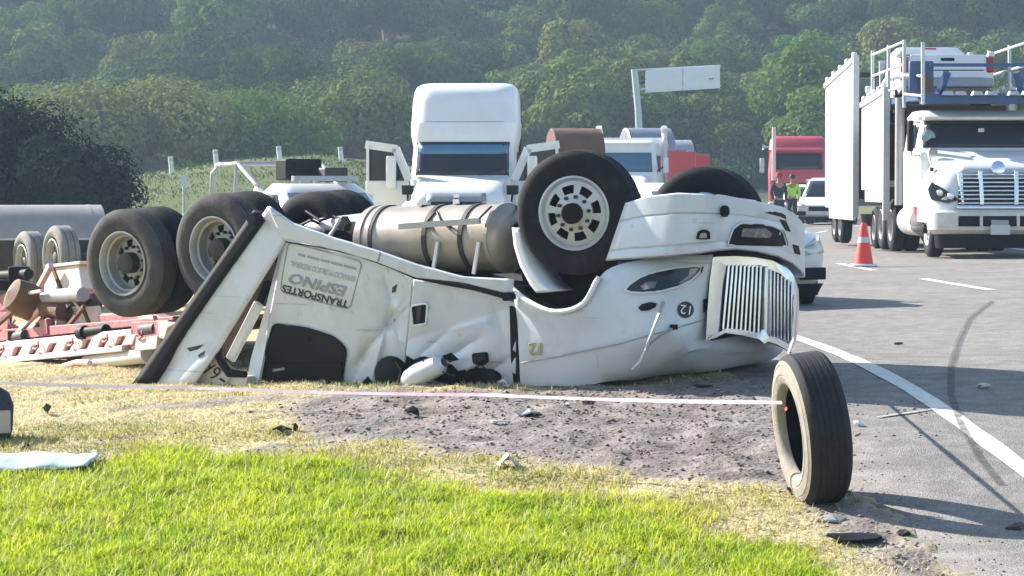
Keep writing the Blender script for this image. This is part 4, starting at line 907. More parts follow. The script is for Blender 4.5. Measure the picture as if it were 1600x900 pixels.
# head rack over the cab
rk = obj('head_rack', MB().box((0, 3.3, 2.86), (2.3, 3.2, .10)), BLUE, t, local=True)
for sx in (-1, 1):
    obj('rack_arm', MB().bar((sx * .80, 1.9, 2.75), (sx * .62, 1.66, 3.3), .10, .10), BLUE, rk, local=True); obj('rack_ramp', MB().box((sx * 1.08, 1.75, 3.22), (.44, .12, .55)), BLUE, rk, local=True, bevel=.03)
    obj('rack_post', MB().box((sx * 1.12, 3.9, 1.9), (.10, .14, 2.0)), GREY, rk, local=True); obj('rack_panel', MB().box((sx * 1.02, 1.66, 3.10), (.2, .06, .28)), BROWN, rk, local=True)
    for y in (1.0, 3.2, 5.2, 7.4): obj('rail_post', MB().cyl((sx * 1.16, y, 2.7), (sx * 1.16, y + .05, 3.95 - (.15 if y < 2 else 0)), .035, n=8), GALV, rk, local=True)
    for z in (3.1, 3.5, 3.92): obj('rail_bar', MB().tube([(sx * 1.16, 3.2, z), (sx * 1.16, 7.4, z - .06)], .026, 6), GALV, rk, local=True)
    for z in (2.95, 3.3): obj('rail_bar', MB().tube([(sx * 1.16, 1.02, z - .1), (sx * 1.16, 3.2, z)], .026, 6), GALV, rk, local=True)
obj('rack_crossbar', MB().box((0, 1.62, 3.42), (1.9, .06, .06)), BLUE, rk, local=True); obj('rack_crossbar', MB().box((0, 1.75, 2.80), (2.2, .12, .14)), BLUE, rk, local=True)
for x in (-.62, -.4, -.1, .15, .55, .8): obj('tie_down_strap', MB().rings([(2.88, .11, 1.5, 1.7, .05), (2.95, .08, 1.52, 1.68, .04)], 3), GALV, rk, local=True).location = (x, 0, 0)
HT = t
# ---------------- pickup riding on the rack, seen from behind
def pickup(name, label, loc, rz, s=1.0, m=WHITE, extra=False):
    t = thing(name, label, 'pickup', loc, rz)
    lo = [(.42, .86, -2.6, 2.6, .2), (.55, .92, -2.68, 2.68, .25), (.95, .93, -2.68, 2.68, .25), (1.04, .90, -2.6, 2.66, .25)]
    b = obj('body', MB().rings([l for l in lo if l], 6), m, t, local=True, ang=35)
    cv = [(1.02, .90, -1.1, .75, .15), (1.10, .88, -1.0, .72, .2), (1.62, .74, -.35, .55, .2), (1.74, .62, -.15, .45, .15)]
    c = obj('cab', MB().rings(cv, 6), m, t, local=True, ang=35)
    obj('windshield', fpatch(cv, 1.10, 1.60, .88, .012, 10, 4), GLASS, c, local=True, solid=.01, out=V0)
    obj('rear_window', MB().grid([[(-.64, .66, 1.16), (.64, .66, 1.16)], [(-.60, .58, 1.56), (.60, .58, 1.56)]]), GLASS, c, local=True, solid=.01, out=Vector((0, 1, 0)))
    for sx in (-1, 1):
        obj('side_window', fpatch(cv, 1.12, 1.58, 1, .012, 6, 3, side=(sx, -.75, .45, -.2, .40)), GLASS, c, local=True, solid=.008, out=Vector((sx, 0, 0)))
        obj('window_pillar', MB().box((sx * .84, -.05, 1.33), (.14, .06, .5)), m, c, local=True)
        obj('tail_light', MB().box((sx * .82, 2.66, .86), (.14, .06, .30)), mat('tail_red', (.35, .01, .02), .25), b, local=True, bevel=.02)
        obj('headlight', MB().box((sx * .72, -2.62, .82), (.30, .12, .16)), LENS, b, local=True, bevel=.03); obj('mirror', MB().box((sx * 1.02, -.75, 1.15), (.16, .10, .14)), m, b, local=True, bevel=.03)
        obj('bed_wall', MB().box((sx * .86, 1.72, 1.08), (.12, 1.85, .10)), m, b, local=True, bevel=.02)
        for y in (-1.7, 1.65):
            wheel(t, (sx * .90, y, .37), (sx, 0, 0), 'front', .37, .22, local=True, detail=False, n=32)
            obj('arch_trim', MB().lathe([(.40, 0), (.46, .0), (.46, -.05)], (sx * .925, y, .40), (sx, 0, 0), 28), BLACK, b, local=True)
    obj('tailgate', MB().box((0, 2.69, .82), (1.42, .05, .46)), m, b, local=True, bevel=.02); obj('tailgate_handle', MB().box((0, 2.72, .95), (.26, .02, .06)), BLACK, b, local=True, bevel=.01)
    obj('rear_bumper', MB().box((0, 2.74, .48), (1.7, .14, .18)), GREY, b, local=True, bevel=.03); obj('tailgate_seam', MB().box((0, 2.712, .74), (1.38, .012, .02)), BLACK, b, local=True)
    obj('brake_light', MB().box((0, .49, 1.70), (.30, .03, .03)), mat('tail_red', (.35, .01, .02), .25), c, local=True)
    obj('grille', MB().box((0, -2.68, .82), (.9, .06, .24)), BLACK, b, local=True, bevel=.02); obj('front_bumper', MB().box((0, -2.72, .50), (1.75, .14, .22)), m, b, local=True, bevel=.04)
    return t
mwH = Matrix.Translation(HT.location) @ Matrix.Rotation(HRZ, 4, 'Z')
pk = pickup('pickup', 'white pickup carried with its tailgate above the hauler cab', mwH @ Vector((-.05, 7.6, 2.22)), HRZ + R(180)); pk.rotation_euler.x = R(11)
# ---------------- two white box bodies behind the cab: separate car trailers with solid sides
def box_trailer(name, label, y0, y1, zt0, zt1, zb, cars):
    """solid-sided car transporter between y0 and y1 of the hauler frame"""
    t = thing(name, label, 'trailer', mwH @ Vector((0, (y0 + y1) / 2, 0)), HRZ); c = (y0 + y1) / 2
    a, b = y0 - c, y1 - c
    for sx in (-1, 1):
        q = MB(); q.prism([(sx * 1.22, a, zb), (sx * 1.22, b, zb + .02), (sx * 1.22, b, zt1), (sx * 1.22, (a + b) / 2, lerp(zt0, zt1, .42)), (sx * 1.22, a, zt0)], (-sx * .06, 0, 0)); s_ = obj('side_wall', q, WHITE, t, local=True, smooth=False, bevel=.02)
        obj('top_rail', MB().bar((sx * 1.20, a, zt0 + .04), (sx * 1.20, b, zt1 + .04), .12, .10), WHITE, s_, local=True)
        obj('corner_post', MB().box((sx * 1.2, a + .04, (zt0 + .6) / 2 + .05), (.12, .12, zt0 - .5)), GALV, s_, local=True)
        obj('skirt', MB().box((sx * 1.16, c - c, zb - .10), (.06, (b - a) * .8, .22)), DWHITE, t, local=True)
        for k in range(5): obj('top_cleat', MB().box((sx * 1.20, a + .3 + k * (b - a - .6) / 4, lerp(zt0, zt1, (.3 + k * (b - a - .6) / 4) / (b - a)) + .14), (.10, .22, .12)), DWHITE, t, local=True, bevel=.03)
        for y in (b - 1.6, b - .6) if b - a > 4 else (b - .9,):
            wheel(t, (sx * 1.1, y, .42), (sx, 0, 0), 'rear', .42, .24, local=True, detail=False, n=32)
    obj('deck', MB().box((0, 0, zb + .15), (2.3, b - a - .1, .12)), GREY, t, local=True); obj('chassis', MB().box((0, 0, zb - .25), (.9, b - a, .25)), DARKMET, t, local=True)
    obj('front_frame', MB().box((0, a + .1, zt0 - .3), (2.2, .1, .1)), DARKMET, t, local=True); obj('bulkhead', MB().box((0, b - .2, (zt1 + zb) / 2), (2.25, .05, zt1 - zb - .4)), DARKMET, t, local=True)
    return t
box_trailer('car_trailer', 'white solid-sided car trailer coupled right behind the hauler cab', 5.2, 8.6, 3.05, 2.85, 1.15, 1)
box_trailer('car_trailer', 'tall white rear car trailer with a sloping top edge behind the orange cone', 9.6, 14.6, 3.85, 3.45, .75, 1)
q = MB(); q.bar(mwH @ Vector((0, 8.6, .75)), mwH @ Vector((0, 9.6, .75)), .15, .15); o = obj('tow_bar', q, DARKMET); recenter(o); tag(o, 'dark tow bar between the two white car trailers', 'tow bar')
# ---------------- red tractor
p = at(1246, 288, 116); t = thing('red_tractor', 'red flat-nosed tractor truck with a tall pale exhaust stack', 'truck', (p.x, p.y, gzf(p.x, p.y)), R(-6))
lv = [(.6, 1.15, 0, 2.2, .2), (1.6, 1.18, -.02, 2.2, .25), (2.0, 1.18, .05, 2.2, .25), (2.75, 1.14, .30, 2.2, .2), (2.85, 1.16, .25, 2.2, .2), (3.25, 1.12, .5, 2.2, .3), (3.4, .95, .8, 2.1, .25)]
cab = obj('cab', MB().rings(lv, 6), RED, t, local=True, ang=35)
obj('windshield', fpatch(lv, 2.05, 2.70, .86, .02, 12, 4), GLASS, cab, local=True, solid=.01, out=V0); obj('visor', fpatch(lv, 2.76, 2.92, .95, .08, 12, 2), mat('pale_red', (.62, .12, .15), .4), cab, local=True, solid=.04, out=V0)
obj('grille', MB().box((0, -.04, 1.2), (1.2, .06, .6)), BLACK, cab, local=True, bevel=.03); obj('bumper', MB().box((0, -.12, .55), (2.35, .3, .4)), GALV, t, local=True, bevel=.08)
for sx in (-1, 1):
    obj('headlight', MB().box((sx * .9, -.06, 1.0), (.3, .08, .2)), LENS, cab, local=True, bevel=.02); obj('mirror', MB().box((sx * 1.42, -.05, 2.2), (.18, .12, .6)), GALV, t, local=True, bevel=.03); obj('mirror_arm', MB().tube([(sx * 1.15, .1, 2.5), (sx * 1.4, 0, 2.5)], .02, 6), BLACK, t, local=True)
    obj('side_window', MB().box((sx * 1.17, .95, 2.35), (.02, .8, .6)), GLASS, cab, local=True)
obj('exhaust_stack', MB().cyl((-.95, -.05, 1.6), (-.95, -.02, 3.75), .09, .08, 12), mat('pale_pink_steel', (.62, .5, .5), .4, .2), t, local=True); obj('air_horn', MB().lathe([(.03, 0), (.05, .2), (.13, .3)], (-1.1, -.1, 2.95), (-1, -.3, 0), 12), GALV, t, local=True)
cab_wheels(t, (.8, 4.0, 5.3), 1.08, .5, (4.0, 5.3)); obj('chassis', MB().box((0, 2.8, .8), (.9, 6, .3)), DARKMET, t, local=True)
# ---------------- two white cars queued beside the red tractor
def car(name, label, cat, loc, rz, m=WHITE, zoom=1.0, suv=False):
    t = thing(name, label, cat, loc, rz); H = 1.68 if suv else 1.46
    lo = [(.25, .80, -2.0, 2.0, .25), (.42, .88, -2.16, 2.12, .35), (.70, .90, -2.18, 2.15, .4), (.88, .87, -1.95, 2.1, .4), (.98, .84, -1.2, 2.05, .35)]
    b = obj('body', MB().rings(lo, 8), m, t, local=True, ang=40)
    cv = [(.94, .82, -1.05, 1.9 if suv else 1.6, .25), (1.02, .80, -.92, 1.88 if suv else 1.5, .25), (H - .08, .64, -.25, 1.6 if suv else .9, .25), (H, .52, -.05, 1.45 if suv else .7, .2)]
    c = obj('cabin', MB().rings(cv, 6), m, t, local=True, ang=40)
    obj('windshield', fpatch(cv, 1.0, H - .10, .88, .012, 10, 4), GLASS, c, local=True, solid=.01, out=V0)
    for sx in (-1, 1):
        obj('side_window', fpatch(cv, 1.03, H - .12, 1, .01, 6, 3, side=(sx, -.6, 1.5 if suv else 1.15, -.1, 1.35 if suv else .75)), GLASS, c, local=True, solid=.008, out=Vector((sx, 0, 0)))
        obj('door_pillar', MB().box((sx * .75, .35, (1.0 + H) / 2), (.10, .05, H - 1.1)), m, c, local=True)
        hp = [(sx * .42, -2.17, .70), (sx * .70, -2.12, .80), (sx * .86, -1.78, .86), (sx * .895, -1.72, .76), (sx * .80, -2.05, .66), (sx * .5, -2.18, .63)]
        q = MB(); q.prism([Vector(v) + Vector((sx * .01, -.03, 0)) for v in hp], (0, .08, 0)); obj('headlight', q, LENS, b, local=True)
        obj('lower_vent', MB().box((sx * .62, -2.16, .42), (.34, .05, .14)), BLACK, b, local=True, bevel=.02); obj('mirror', MB().box((sx * .98, -.75, 1.02), (.18, .12, .14)), m, b, local=True, bevel=.04)
        for y in (-1.35, 1.32): wheel(t, (sx * .88, y, .33), (sx, 0, 0), 'front', .33, .20, local=True, detail=False, n=32)
        for y in (-1.35, 1.32): obj('arch', MB().lathe([(.34, .0), (.39, 0), (.39, -.08)], (sx * .895, y, .35), (sx, 0, 0), 24), BLACK, b, local=True)
    obj('grille', MB().box((0, -2.185, .58), (.7, .04, .16)), BLACK, b, local=True, bevel=.02); obj('sill', MB().box((0, 0, .22), (1.6, 3.9, .1)), BLACK, b, local=True)
    obj('front_lip', MB().rings([(.16, .80, -2.10, -1.6, .3), (.30, .86, -2.17, -1.6, .35)], 6), BLACK, b, local=True)
    return t
p = at(1292, 288, 104); car('white_car', 'white car queued nose out between the red truck and the trailers', 'car', (p.x, p.y, gzf(p.x, p.y)), R(-14), suv=True)
p = at(1256, 288, 112); car('white_car', 'white car with glaring headlights stopped in front of the red truck', 'car', (p.x, p.y, gzf(p.x, p.y)), R(-5))
# white car just behind the nose of the wreck
p = Vector((2.12, 34.8, 0)); car('white_sedan', 'white sedan whose nose shows past the wreck bumper', 'car', (p.x, p.y, gzf(p.x, p.y) - .02), R(20))
# ---------------- rescue pickup with roll cage, left
p = at(496, 288, 45); t = pickup('rescue_pickup', 'white pickup with a grey roll cage and black boxes on its bed', (p.x, p.y, gzf(p.x, p.y)), R(27))
q = MB(); cage = obj('roll_cage', MB().tube([(-.8, 2.55, 1.05), (-.78, 2.52, 1.9), (-.66, 2.5, 2.06), (.66, 2.5, 2.06), (.78, 2.52, 1.9), (.8, 2.55, 1.05)], .035, 8), GREY, t, local=True)
for sx in (-1, 1):
    obj('cage_bar', MB().tube([(sx * .70, 2.5, 2.04), (sx * .72, 1.55, 2.06), (sx * .70, .8, 1.72)], .035, 8), GREY, cage, local=True); obj('cage_post', MB().tube([(sx * .8, 1.55, 1.05), (sx * .74, 1.55, 2.06)], .035, 8), GREY, cage, local=True)
obj('cage_bar', MB().tube([(-.74, 1.55, 2.06), (.74, 1.55, 2.06)], .035, 8), GREY, cage, local=True)
obj('siren_box', MB().box((.0, .75, 1.96), (.62, .45, .34)), BLACK, t, local=True, bevel=.03); obj('siren_box', MB().box((.35, .2, 1.88), (.4, .3, .22)), DARKMET, t, local=True, bevel=.03)
obj('light_bar', MB().rings([(1.78, .55, -.42, -.18, .1), (1.86, .55, -.42, -.18, .1)], 4), mat('light_bar_clear', (.30, .33, .38), .2), t, local=True); obj('spot_lamp', MB().lathe([(.001, .02), (.09, .0), (.05, -.12)], (-.7, .85, 1.62), (-1, 0, .2), 14), WHITE, t, local=True)
# ---------------- coil trucks far behind
def flatbed(name, label, loc, rz, L, m, head=True):
    t = thing(name, label, 'trailer', loc, rz)
    obj('deck', MB().box((0, 0, 1.35), (2.5, L, .18)), m, t, local=True, bevel=.02); obj('chassis', MB().box((0, 0, 1.05), (1.0, L, .4)), DARKMET, t, local=True)
    if head: obj('headboard', MB().box((0, -L / 2 + .06, 2.05), (2.5, .1, 1.3)), m, t, local=True, bevel=.02)
    for sx in (-1, 1):
        obj('side_rail', MB().box((sx * 1.26, 0, 1.38), (.05, L, .26)), m, t, local=True)
        for y in (L / 2 - 1, L / 2 - 2.3): wheel(t, (sx * 1.2, y, .5), (sx, 0, 0), 'rear', .5, .26, local=True, detail=False, n=32)
    return t
p = at(897, 288, 84); g0 = gzf(p.x, p.y); f1 = flatbed('flatbed_trailer', 'low red flatbed trailer carrying the rusty coil', (p.x, p.y, g0), R(0), 7, RED, False)
coil('steel_coil', 'rust-brown steel coil on the flatbed beside the white high-roof truck', Vector((p.x, p.y - 1.2, g0 + 1.44 + .86)), Vector((1, .18, 0)), .86, 1.45, RUST)
p = at(974, 288, 96); g0 = gzf(p.x, p.y)
t = thing('coil_tractor', 'small white day-cab tractor with a bent white exhaust pipe', 'truck', (p.x, p.y, g0), R(-10))
lv = [(.6, 1.05, 0, 1.9, .15), (1.8, 1.1, 0, 1.9, .2), (2.0, 1.1, .05, 1.9, .2), (2.7, 1.02, .3, 1.9, .15), (2.95, 1.0, .25, 1.9, .2), (3.05, .9, .4, 1.8, .2)]
cab = obj('cab', MB().rings(lv, 5), WHITE, t, local=True, ang=35); obj('windshield', fpatch(lv, 1.98, 2.62, .88, .02, 10, 3), mat('sky_glass', (.05, .12, .2), .1), cab, local=True, solid=.01, out=V0)
hv = [(.6, .9, -1.6, .1, .2), (1.5, .9, -1.5, .1, .25), (1.85, .85, -.4, .1, .2)]; h4 = obj('hood', MB().rings(hv, 5), WHITE, t, local=True); obj('grille', MB().box((0, -1.6, 1.05), (.9, .06, .7)), BLACK, h4, local=True)
for sx in (-1, 1):
    obj('side_window', MB().box((sx * 1.09, .9, 2.25), (.02, .7, .55)), GLASS, cab, local=True); obj('exhaust_pipe', MB().tube([(sx * 1.15, 2.1, .9), (sx * 1.15, 2.1, 2.9), (sx * 1.1, 2.15, 3.3), (sx * 1.12, 2.0, 3.5)], .11, 10), WHITE, t, local=True); obj('mirror_arm', MB().tube([(sx * 1.1, .3, 2.0), (sx * 1.4, .1, 2.2)], .03, 6), BLACK, t, local=True); obj('mirror', MB().box((sx * 1.42, .05, 2.2), (.16, .12, .5)), WHITE, t, local=True)
obj('cab_back', MB().box((0, 2.3, 2.0), (2.3, .1, 2.3)), WHITE, t, local=True, bevel=.02)
cab_wheels(t, (-.9, 3.0), 1.05, .5, (3.0,)); obj('chassis', MB().box((0, 1.6, .8), (.85, 5, .3)), DARKMET, t, local=True)
p = at(1040, 288, 104); g0 = gzf(p.x, p.y); f1 = flatbed('flatbed_trailer', 'red flatbed trailer with headboard holding two grey coils', (p.x, p.y, g0), R(-6), 8, RED, True)
obj('side_board', MB().box((-.0, -3.6, 2.2), (1.8, .08, 1.1)), RED, f1, local=True, bevel=.02)
coil('steel_coil', 'grey steel coil behind the white day-cab tractor', Vector((p.x - .75, p.y - 1.5, g0 + 1.46 + 1.05)), Vector((1, .2, 0)), 1.05, 1.65, STEEL)
p2 = at(1072, 288, 108); g2 = gzf(p2.x, p2.y); f2 = flatbed('flatbed_trailer', 'farther red flatbed trailer holding a smaller pale coil', (p2.x, p2.y + 4, g2), R(-6), 6, RED, True)
coil('steel_coil', 'smaller pale steel coil past the grey coil on the far trailer', Vector((p2.x - .1, p2.y + 2.9, g2 + 1.46 + .90)), Vector((1, .1, 0)), .90, .95, mat('pale_coil', (.45, .47, .50), .45, .5, c2=(.3, .32, .36), scale=3, amt=1))
# ================================================================== ROAD FURNITURE
p = at(997, 288, 178); g0 = gzf(p.x, p.y)
t = thing('road_sign', 'overhead cantilever road sign seen from its pale blank back', 'sign', (p.x, p.y, g0))
top = at(991, 108, 178); obj('post', MB().tube([Vector((p.x + .05, p.y, g0)), at(1001, 250, 178), at(997, 170, 178), top], [.26, .24, .21, .20], 12), GALV, t)
for y in (112, 143): obj('cantilever_arm', MB().tube([at(991, y - 2, 178), at(1126, y - 9, 178.5)], .07, 8), GALV, t)
SIGNB = mat('sign_back', (.72, .75, .78), .5, .1, c2=(.62, .65, .68), scale=2, amt=1)
for x0, x1 in ((1009, 1066.5), (1067.5, 1125)):
    q = MB(); q.prism([at(x0, 145 - (x0 - 1009) * .06, 178), at(x1, 145 - (x1 - 1009) * .06, 178), at(x1, 109 - (x1 - 1009) * .06, 178), at(x0, 109 - (x0 - 1009) * .06, 178)], (0, .1, 0)); obj('sign_panel', q, SIGNB, t, smooth=False, bevel=.02)
q = MB(); q.prism([at(1108, 122, 177.95), at(1115, 121.5, 177.95), at(1115, 124, 177.95), at(1108, 124.5, 177.95)], (0, .06, 0)); obj('inspection_plate', q, GREY, t)
for k, (x, y0, y1) in enumerate(((269, 243, 269), (339, 232, 257), (438, 227, 250), (534, 228, 249))):
    g = G(x, y1 + 2, 60, 170); h = (y1 - y0) / F * g.y
    q = MB(); a = Vector((g.x, g.y, g.z - .1)); b = Vector((g.x - .06, g.y, g.z + h)); q.tube([a, a.lerp(b, .6), b, b + Vector((0, 0, .01))], [.085, .085, .085, .05], 8); o = obj('delineator_post', q, WHITE)
    q = MB(); c_ = a.lerp(b, .85); q.lathe([(.088, -.05), (.09, 0), (.088, .05)], c_, (0, 0, 1), 8); obj('reflector_band', q, GALV, o)
    tag(o, 'slim white delineator post on the bank ' + ('by the dark evergreen tree', 'behind the roll cage of the pickup', 'behind the black box on the pickup', 'beside the open door of the white tractor')[k], 'post', 'delineator posts along the embankment')
for x, y0, y1, yb, lab in ((287, 273, 291, 322, 'small white sign on a thin pole by the dark tree'), (492, 262, 280, 296, 'small white sign board above the rescue pickup')):
    Y = 84; g = at(x, 288, Y); g.z = gzf(g.x, g.y); t = thing('marker_sign', lab, 'sign', g)
    top = at(x, y0, Y); q = MB(); q.tube([g, Vector((g.x, g.y, top.z))], .035, 6); obj('pole', q, GALV, t); q = MB(); q.prism([at(x - 5, y1, Y - .06), at(x + 5, y1, Y - .06), at(x + 5, y0, Y - .06), at(x - 5, y0, Y - .06)], (0, .03, 0)); obj('board', q, WHITE, t)
# traffic cone
g = at(1350, 288, 46.5); g.z = gzf(g.x, g.y) + .01; cone = thing('traffic_cone', 'orange-red traffic cone with pale collar standing on the lane', 'cone', g)
obj('cone_body', MB().lathe([(.17, .04), (.155, .05), (.10, .38), (.095, .40)], g, UP, 28).lathe([(.085, .47), (.055, .66), (.045, .70), (.03, .71)], g, UP, 28), ORANGE, cone)
obj('collar', MB().lathe([(.101, .39), (.098, .40), (.088, .47), (.087, .48)], g, UP, 28), GALV, cone); obj('base', MB().box(g + UP * .025, (.40, .40, .045)), WHITE, cone, bevel=.02)
# ================================================================== STANDING TYRE
tb = Vector((1.96, 18.25, 0)); tb.z = gzf(tb.x, tb.y) - .015
yaw = R(81); lean = R(-7.0); ax = Vector((-math.sin(yaw) * math.cos(lean), -math.cos(yaw) * math.cos(lean), math.sin(lean)))
TR = .485; upv = (UP - ax * ax.dot(UP)).normalized()
OLDRUB = mat('worn_rubber', (.014, .015, .018), .8, c2=(.030, .029, .030), scale=14, amt=1, bump=.2, bscale=90, spec=.25)
SIDEW = mat('sunlit_sidewall', (.19, .17, .145), .9, c2=(.33, .295, .24), scale=9, amt=1, bump=.2, bscale=60)  # outer sidewall only: lighter colour stands for the sun on it
c_ = tb + upv * TR; wd = .29; n = 96
t = thing('loose_tyre', 'worn truck tyre standing upright alone on the road shoulder', 'tyre', tb)
ribs = []
for k in range(5):
    cc = -.05 + (-wd + .10) * (k + .5) / 5; ribs += [(TR, cc + .005), (TR - .0035, cc + .004), (TR - .0035, cc - .004), (TR, cc - .005)]
obj('tread', MB().lathe([(TR - .035, -.012), (TR - .012, -.03), (TR, -.05)] + ribs + [(TR, -wd + .05), (TR - .012, -wd + .03), (TR - .035, -wd + .012)], c_ + ax * wd / 2, ax, n), OLDRUB, t, ang=30)
for sg, nm in ((1, 'sidewall'), (-1, 'sidewall')):
    base = c_ + ax * (wd / 2) if sg > 0 else c_ - ax * (wd / 2)
    prof = [(TR - .035, -.012), (TR - .06, -.002), (TR - .065, -.005), (TR - .07, .0), (TR - .12, .008), (TR - .13, .004), (TR - .135, .008), (TR - .17, .002), (TR - .19, -.012), (TR - .20, -.03), (TR - .205, -.055)]
    if sg < 0: base = base; ax_ = -ax
    else: ax_ = ax
    obj(nm, MB().lathe(prof, base, ax_, n), SIDEW if sg > 0 else OLDRUB, t, ang=30)
obj('inner_liner', MB().lathe([(TR - .205, -.05), (TR - .19, -.045), (TR - .06, -.03), (TR - .03, -.10), (TR - .03, -wd + .10), (TR - .06, -wd + .03), (TR - .19, -wd + .045), (TR - .205, -wd + .05)], c_ + ax * wd / 2, ax, n), BLACK, t, ang=60)
# ---------------- barrier tape
TAPE = mat('barrier_tape', (.85, .50, .58), .35, c2=(.88, .80, .80), scale=5, amt=.6, trans=.35)
def ribbon3(pts, w, m, n=40, tw=.6, sag=0):
    P = [Vector(p) for p in pts]; rows = []
    for i in range(n + 1):
        f = i / n * (len(P) - 1); k = min(int(f), len(P) - 2); p = P[k].lerp(P[k + 1], f - k); s = math.sin(math.pi * (f - k)); p = p - UP * sag * s
        an = .9 + tw * noise.noise(p * .8); v = Vector((0, math.sin(an), math.cos(an))) * w / 2; rows.append([p - v, p, p + v])
    return MB().grid(rows)
left = at(-140, 592, 20.2); tie = at(1226, 628, 18.27)
o = obj('barrier_tape', ribbon3([left, at(300, 606, 20.4), at(760, 617, 19.8), at(1222, 629, 18.3)], .034, TAPE, 120, .5, .01), TAPE); tag(o, 'pink plastic barrier tape stretched low in front of the wreck', 'tape'); recenter(o)
g1 = W(1246, 462, wgr(1246, 0) + .06); o = obj('barrier_tape', ribbon3([g1, W(1243, 520, wgr(1243, 0) + .1), c_ + upv * (TR + .005) + ax * .1], .05, TAPE, 40, .3), TAPE); tag(o, 'short pink tape running from the grille down to the loose tyre', 'tape'); recenter(o)
o = obj('tape_scrap', ribbon3([c_ + ax * (wd / 2 + .01) + Vector((-.02, -.14, .16)), c_ + ax * (wd / 2 + .012) + Vector((-.02, -.02, .14))], .03, ORANGE, 10, .1), mat('tape_red', (.6, .08, .08), .5)); tag(o, 'red scrap of tape hanging in the loose tyre', 'tape'); recenter(o)
# ---------------- people beside the queue
def skin(name, joints, edges, m, parent, sub=2):
    me = bpy.data.meshes.new(name); me.from_pydata([j[0] for j in joints], edges, []); me.materials.append(m)
    o = bpy.data.objects.new(name, me); col.objects.link(o); md = o.modifiers.new('k', 'SKIN'); md.use_smooth_shade = True
    o.modifiers.new('u', 'SUBSURF').levels = sub; o.modifiers['u'].render_levels = sub
    for i, j in enumerate(joints): me.skin_vertices[0].data[i].radius = (j[1], j[2] if len(j) > 2 else j[1])
    me.skin_vertices[0].data[0].use_root = True; setp(o, parent, True); return o
SKINM = mat('skin', (.35, .19, .12), .6)
def person(label, loc, rz, top_m, leg_m, hat_m, hat):
    t = thing('person', label, 'person', loc, rz)
    J = [((0, 0, .95), .13, .10), ((0, 0, 1.15), .13, .09), ((0, .0, 1.38), .15, .10), ((0, 0, 1.50), .055), ((0, -.01, 1.60), .075, .085), ((0, -.01, 1.70), .07, .085),
         ((.18, 0, 1.42), .055), ((.24, .02, 1.16), .042), ((.22, -.06, .93), .034), ((.21, -.10, .84), .035, .02), ((-.18, 0, 1.42), .055), ((-.24, .02, 1.16), .042), ((-.20, -.08, .95), .034), ((-.18, -.12, .87), .035, .02),
         ((.09, 0, .88), .09), ((.10, -.01, .5), .062), ((.10, .02, .10), .042), ((.11, -.12, .04), .04, .03), ((-.09, 0, .88), .09), ((-.11, -.03, .5), .062), ((-.12, .0, .10), .042), ((-.13, -.14, .04), .04, .03)]
    E = [(0, 1), (1, 2), (2, 3), (3, 4), (4, 5), (2, 6), (6, 7), (7, 8), (8, 9), (2, 10), (10, 11), (11, 12), (12, 13), (0, 14), (14, 15), (15, 16), (16, 17), (0, 18), (18, 19), (19, 20), (20, 21)]
    skin('body', J, E, SKINM, t)
    g = lambda i, k=1.18: (J[i][0], J[i][1] * k, (J[i][2] if len(J[i]) > 2 else J[i][1]) * k)
    skin('jacket', [g(0), g(1), g(2), ((0, 0, 1.47), .06), g(6, 1.3), g(7, 1.35), g(8, 1.35), g(10, 1.3), g(11, 1.35), g(12, 1.35)], [(0, 1), (1, 2), (2, 3), (2, 4), (4, 5), (5, 6), (2, 7), (7, 8), (8, 9)], top_m, t)
    skin('trousers', [((0, 0, .93), .145, .115), g(14, 1.15), g(15, 1.25), g(16, 1.35), g(18, 1.15), g(19, 1.25), g(20, 1.35)], [(0, 1), (1, 2), (2, 3), (0, 4), (4, 5), (5, 6)], leg_m, t)
    q = MB(); q.lathe([(.001, .13), (.06, .12), (.095, .07), (.10, .0), (.098, -.03)], (0, .005, 1.68), UP, 16)
    if hat == 'cap': q.box((0, -.12, 1.69), (.14, .12, .015))
    obj('cap' if hat == 'cap' else 'hair', q, hat_m, t, local=True)
    for sx in (-1, 1): obj('shoe', MB().rings([(.0, .05, -.2, .07, .04), (.07, .045, -.15, .06, .04), (.10, .03, -.05, .05, .03)], 3), BLACK, t, local=True).location = (sx * .12, 0, 0)
    return t
p = at(1217, 288, 88); person('person in a dark jacket and red cap standing on the lane', (p.x, p.y, gzf(p.x, p.y) + .01), R(15), mat('dark_cloth', (.03, .04, .05), .9), mat('dark_trousers', (.03, .035, .045), .9), mat('red_cloth', (.35, .03, .03), .8), 'cap')
p = at(1238, 288, 99); person('person in a yellow-green safety vest by the queued cars', (p.x, p.y, gzf(p.x, p.y) + .01), R(-10), mat('hi_vis', (.45, .75, .05), .7), mat('dark_trousers', (.03, .035, .045), .9), mat('black_hair', (.015, .013, .012), .7), 'hair')
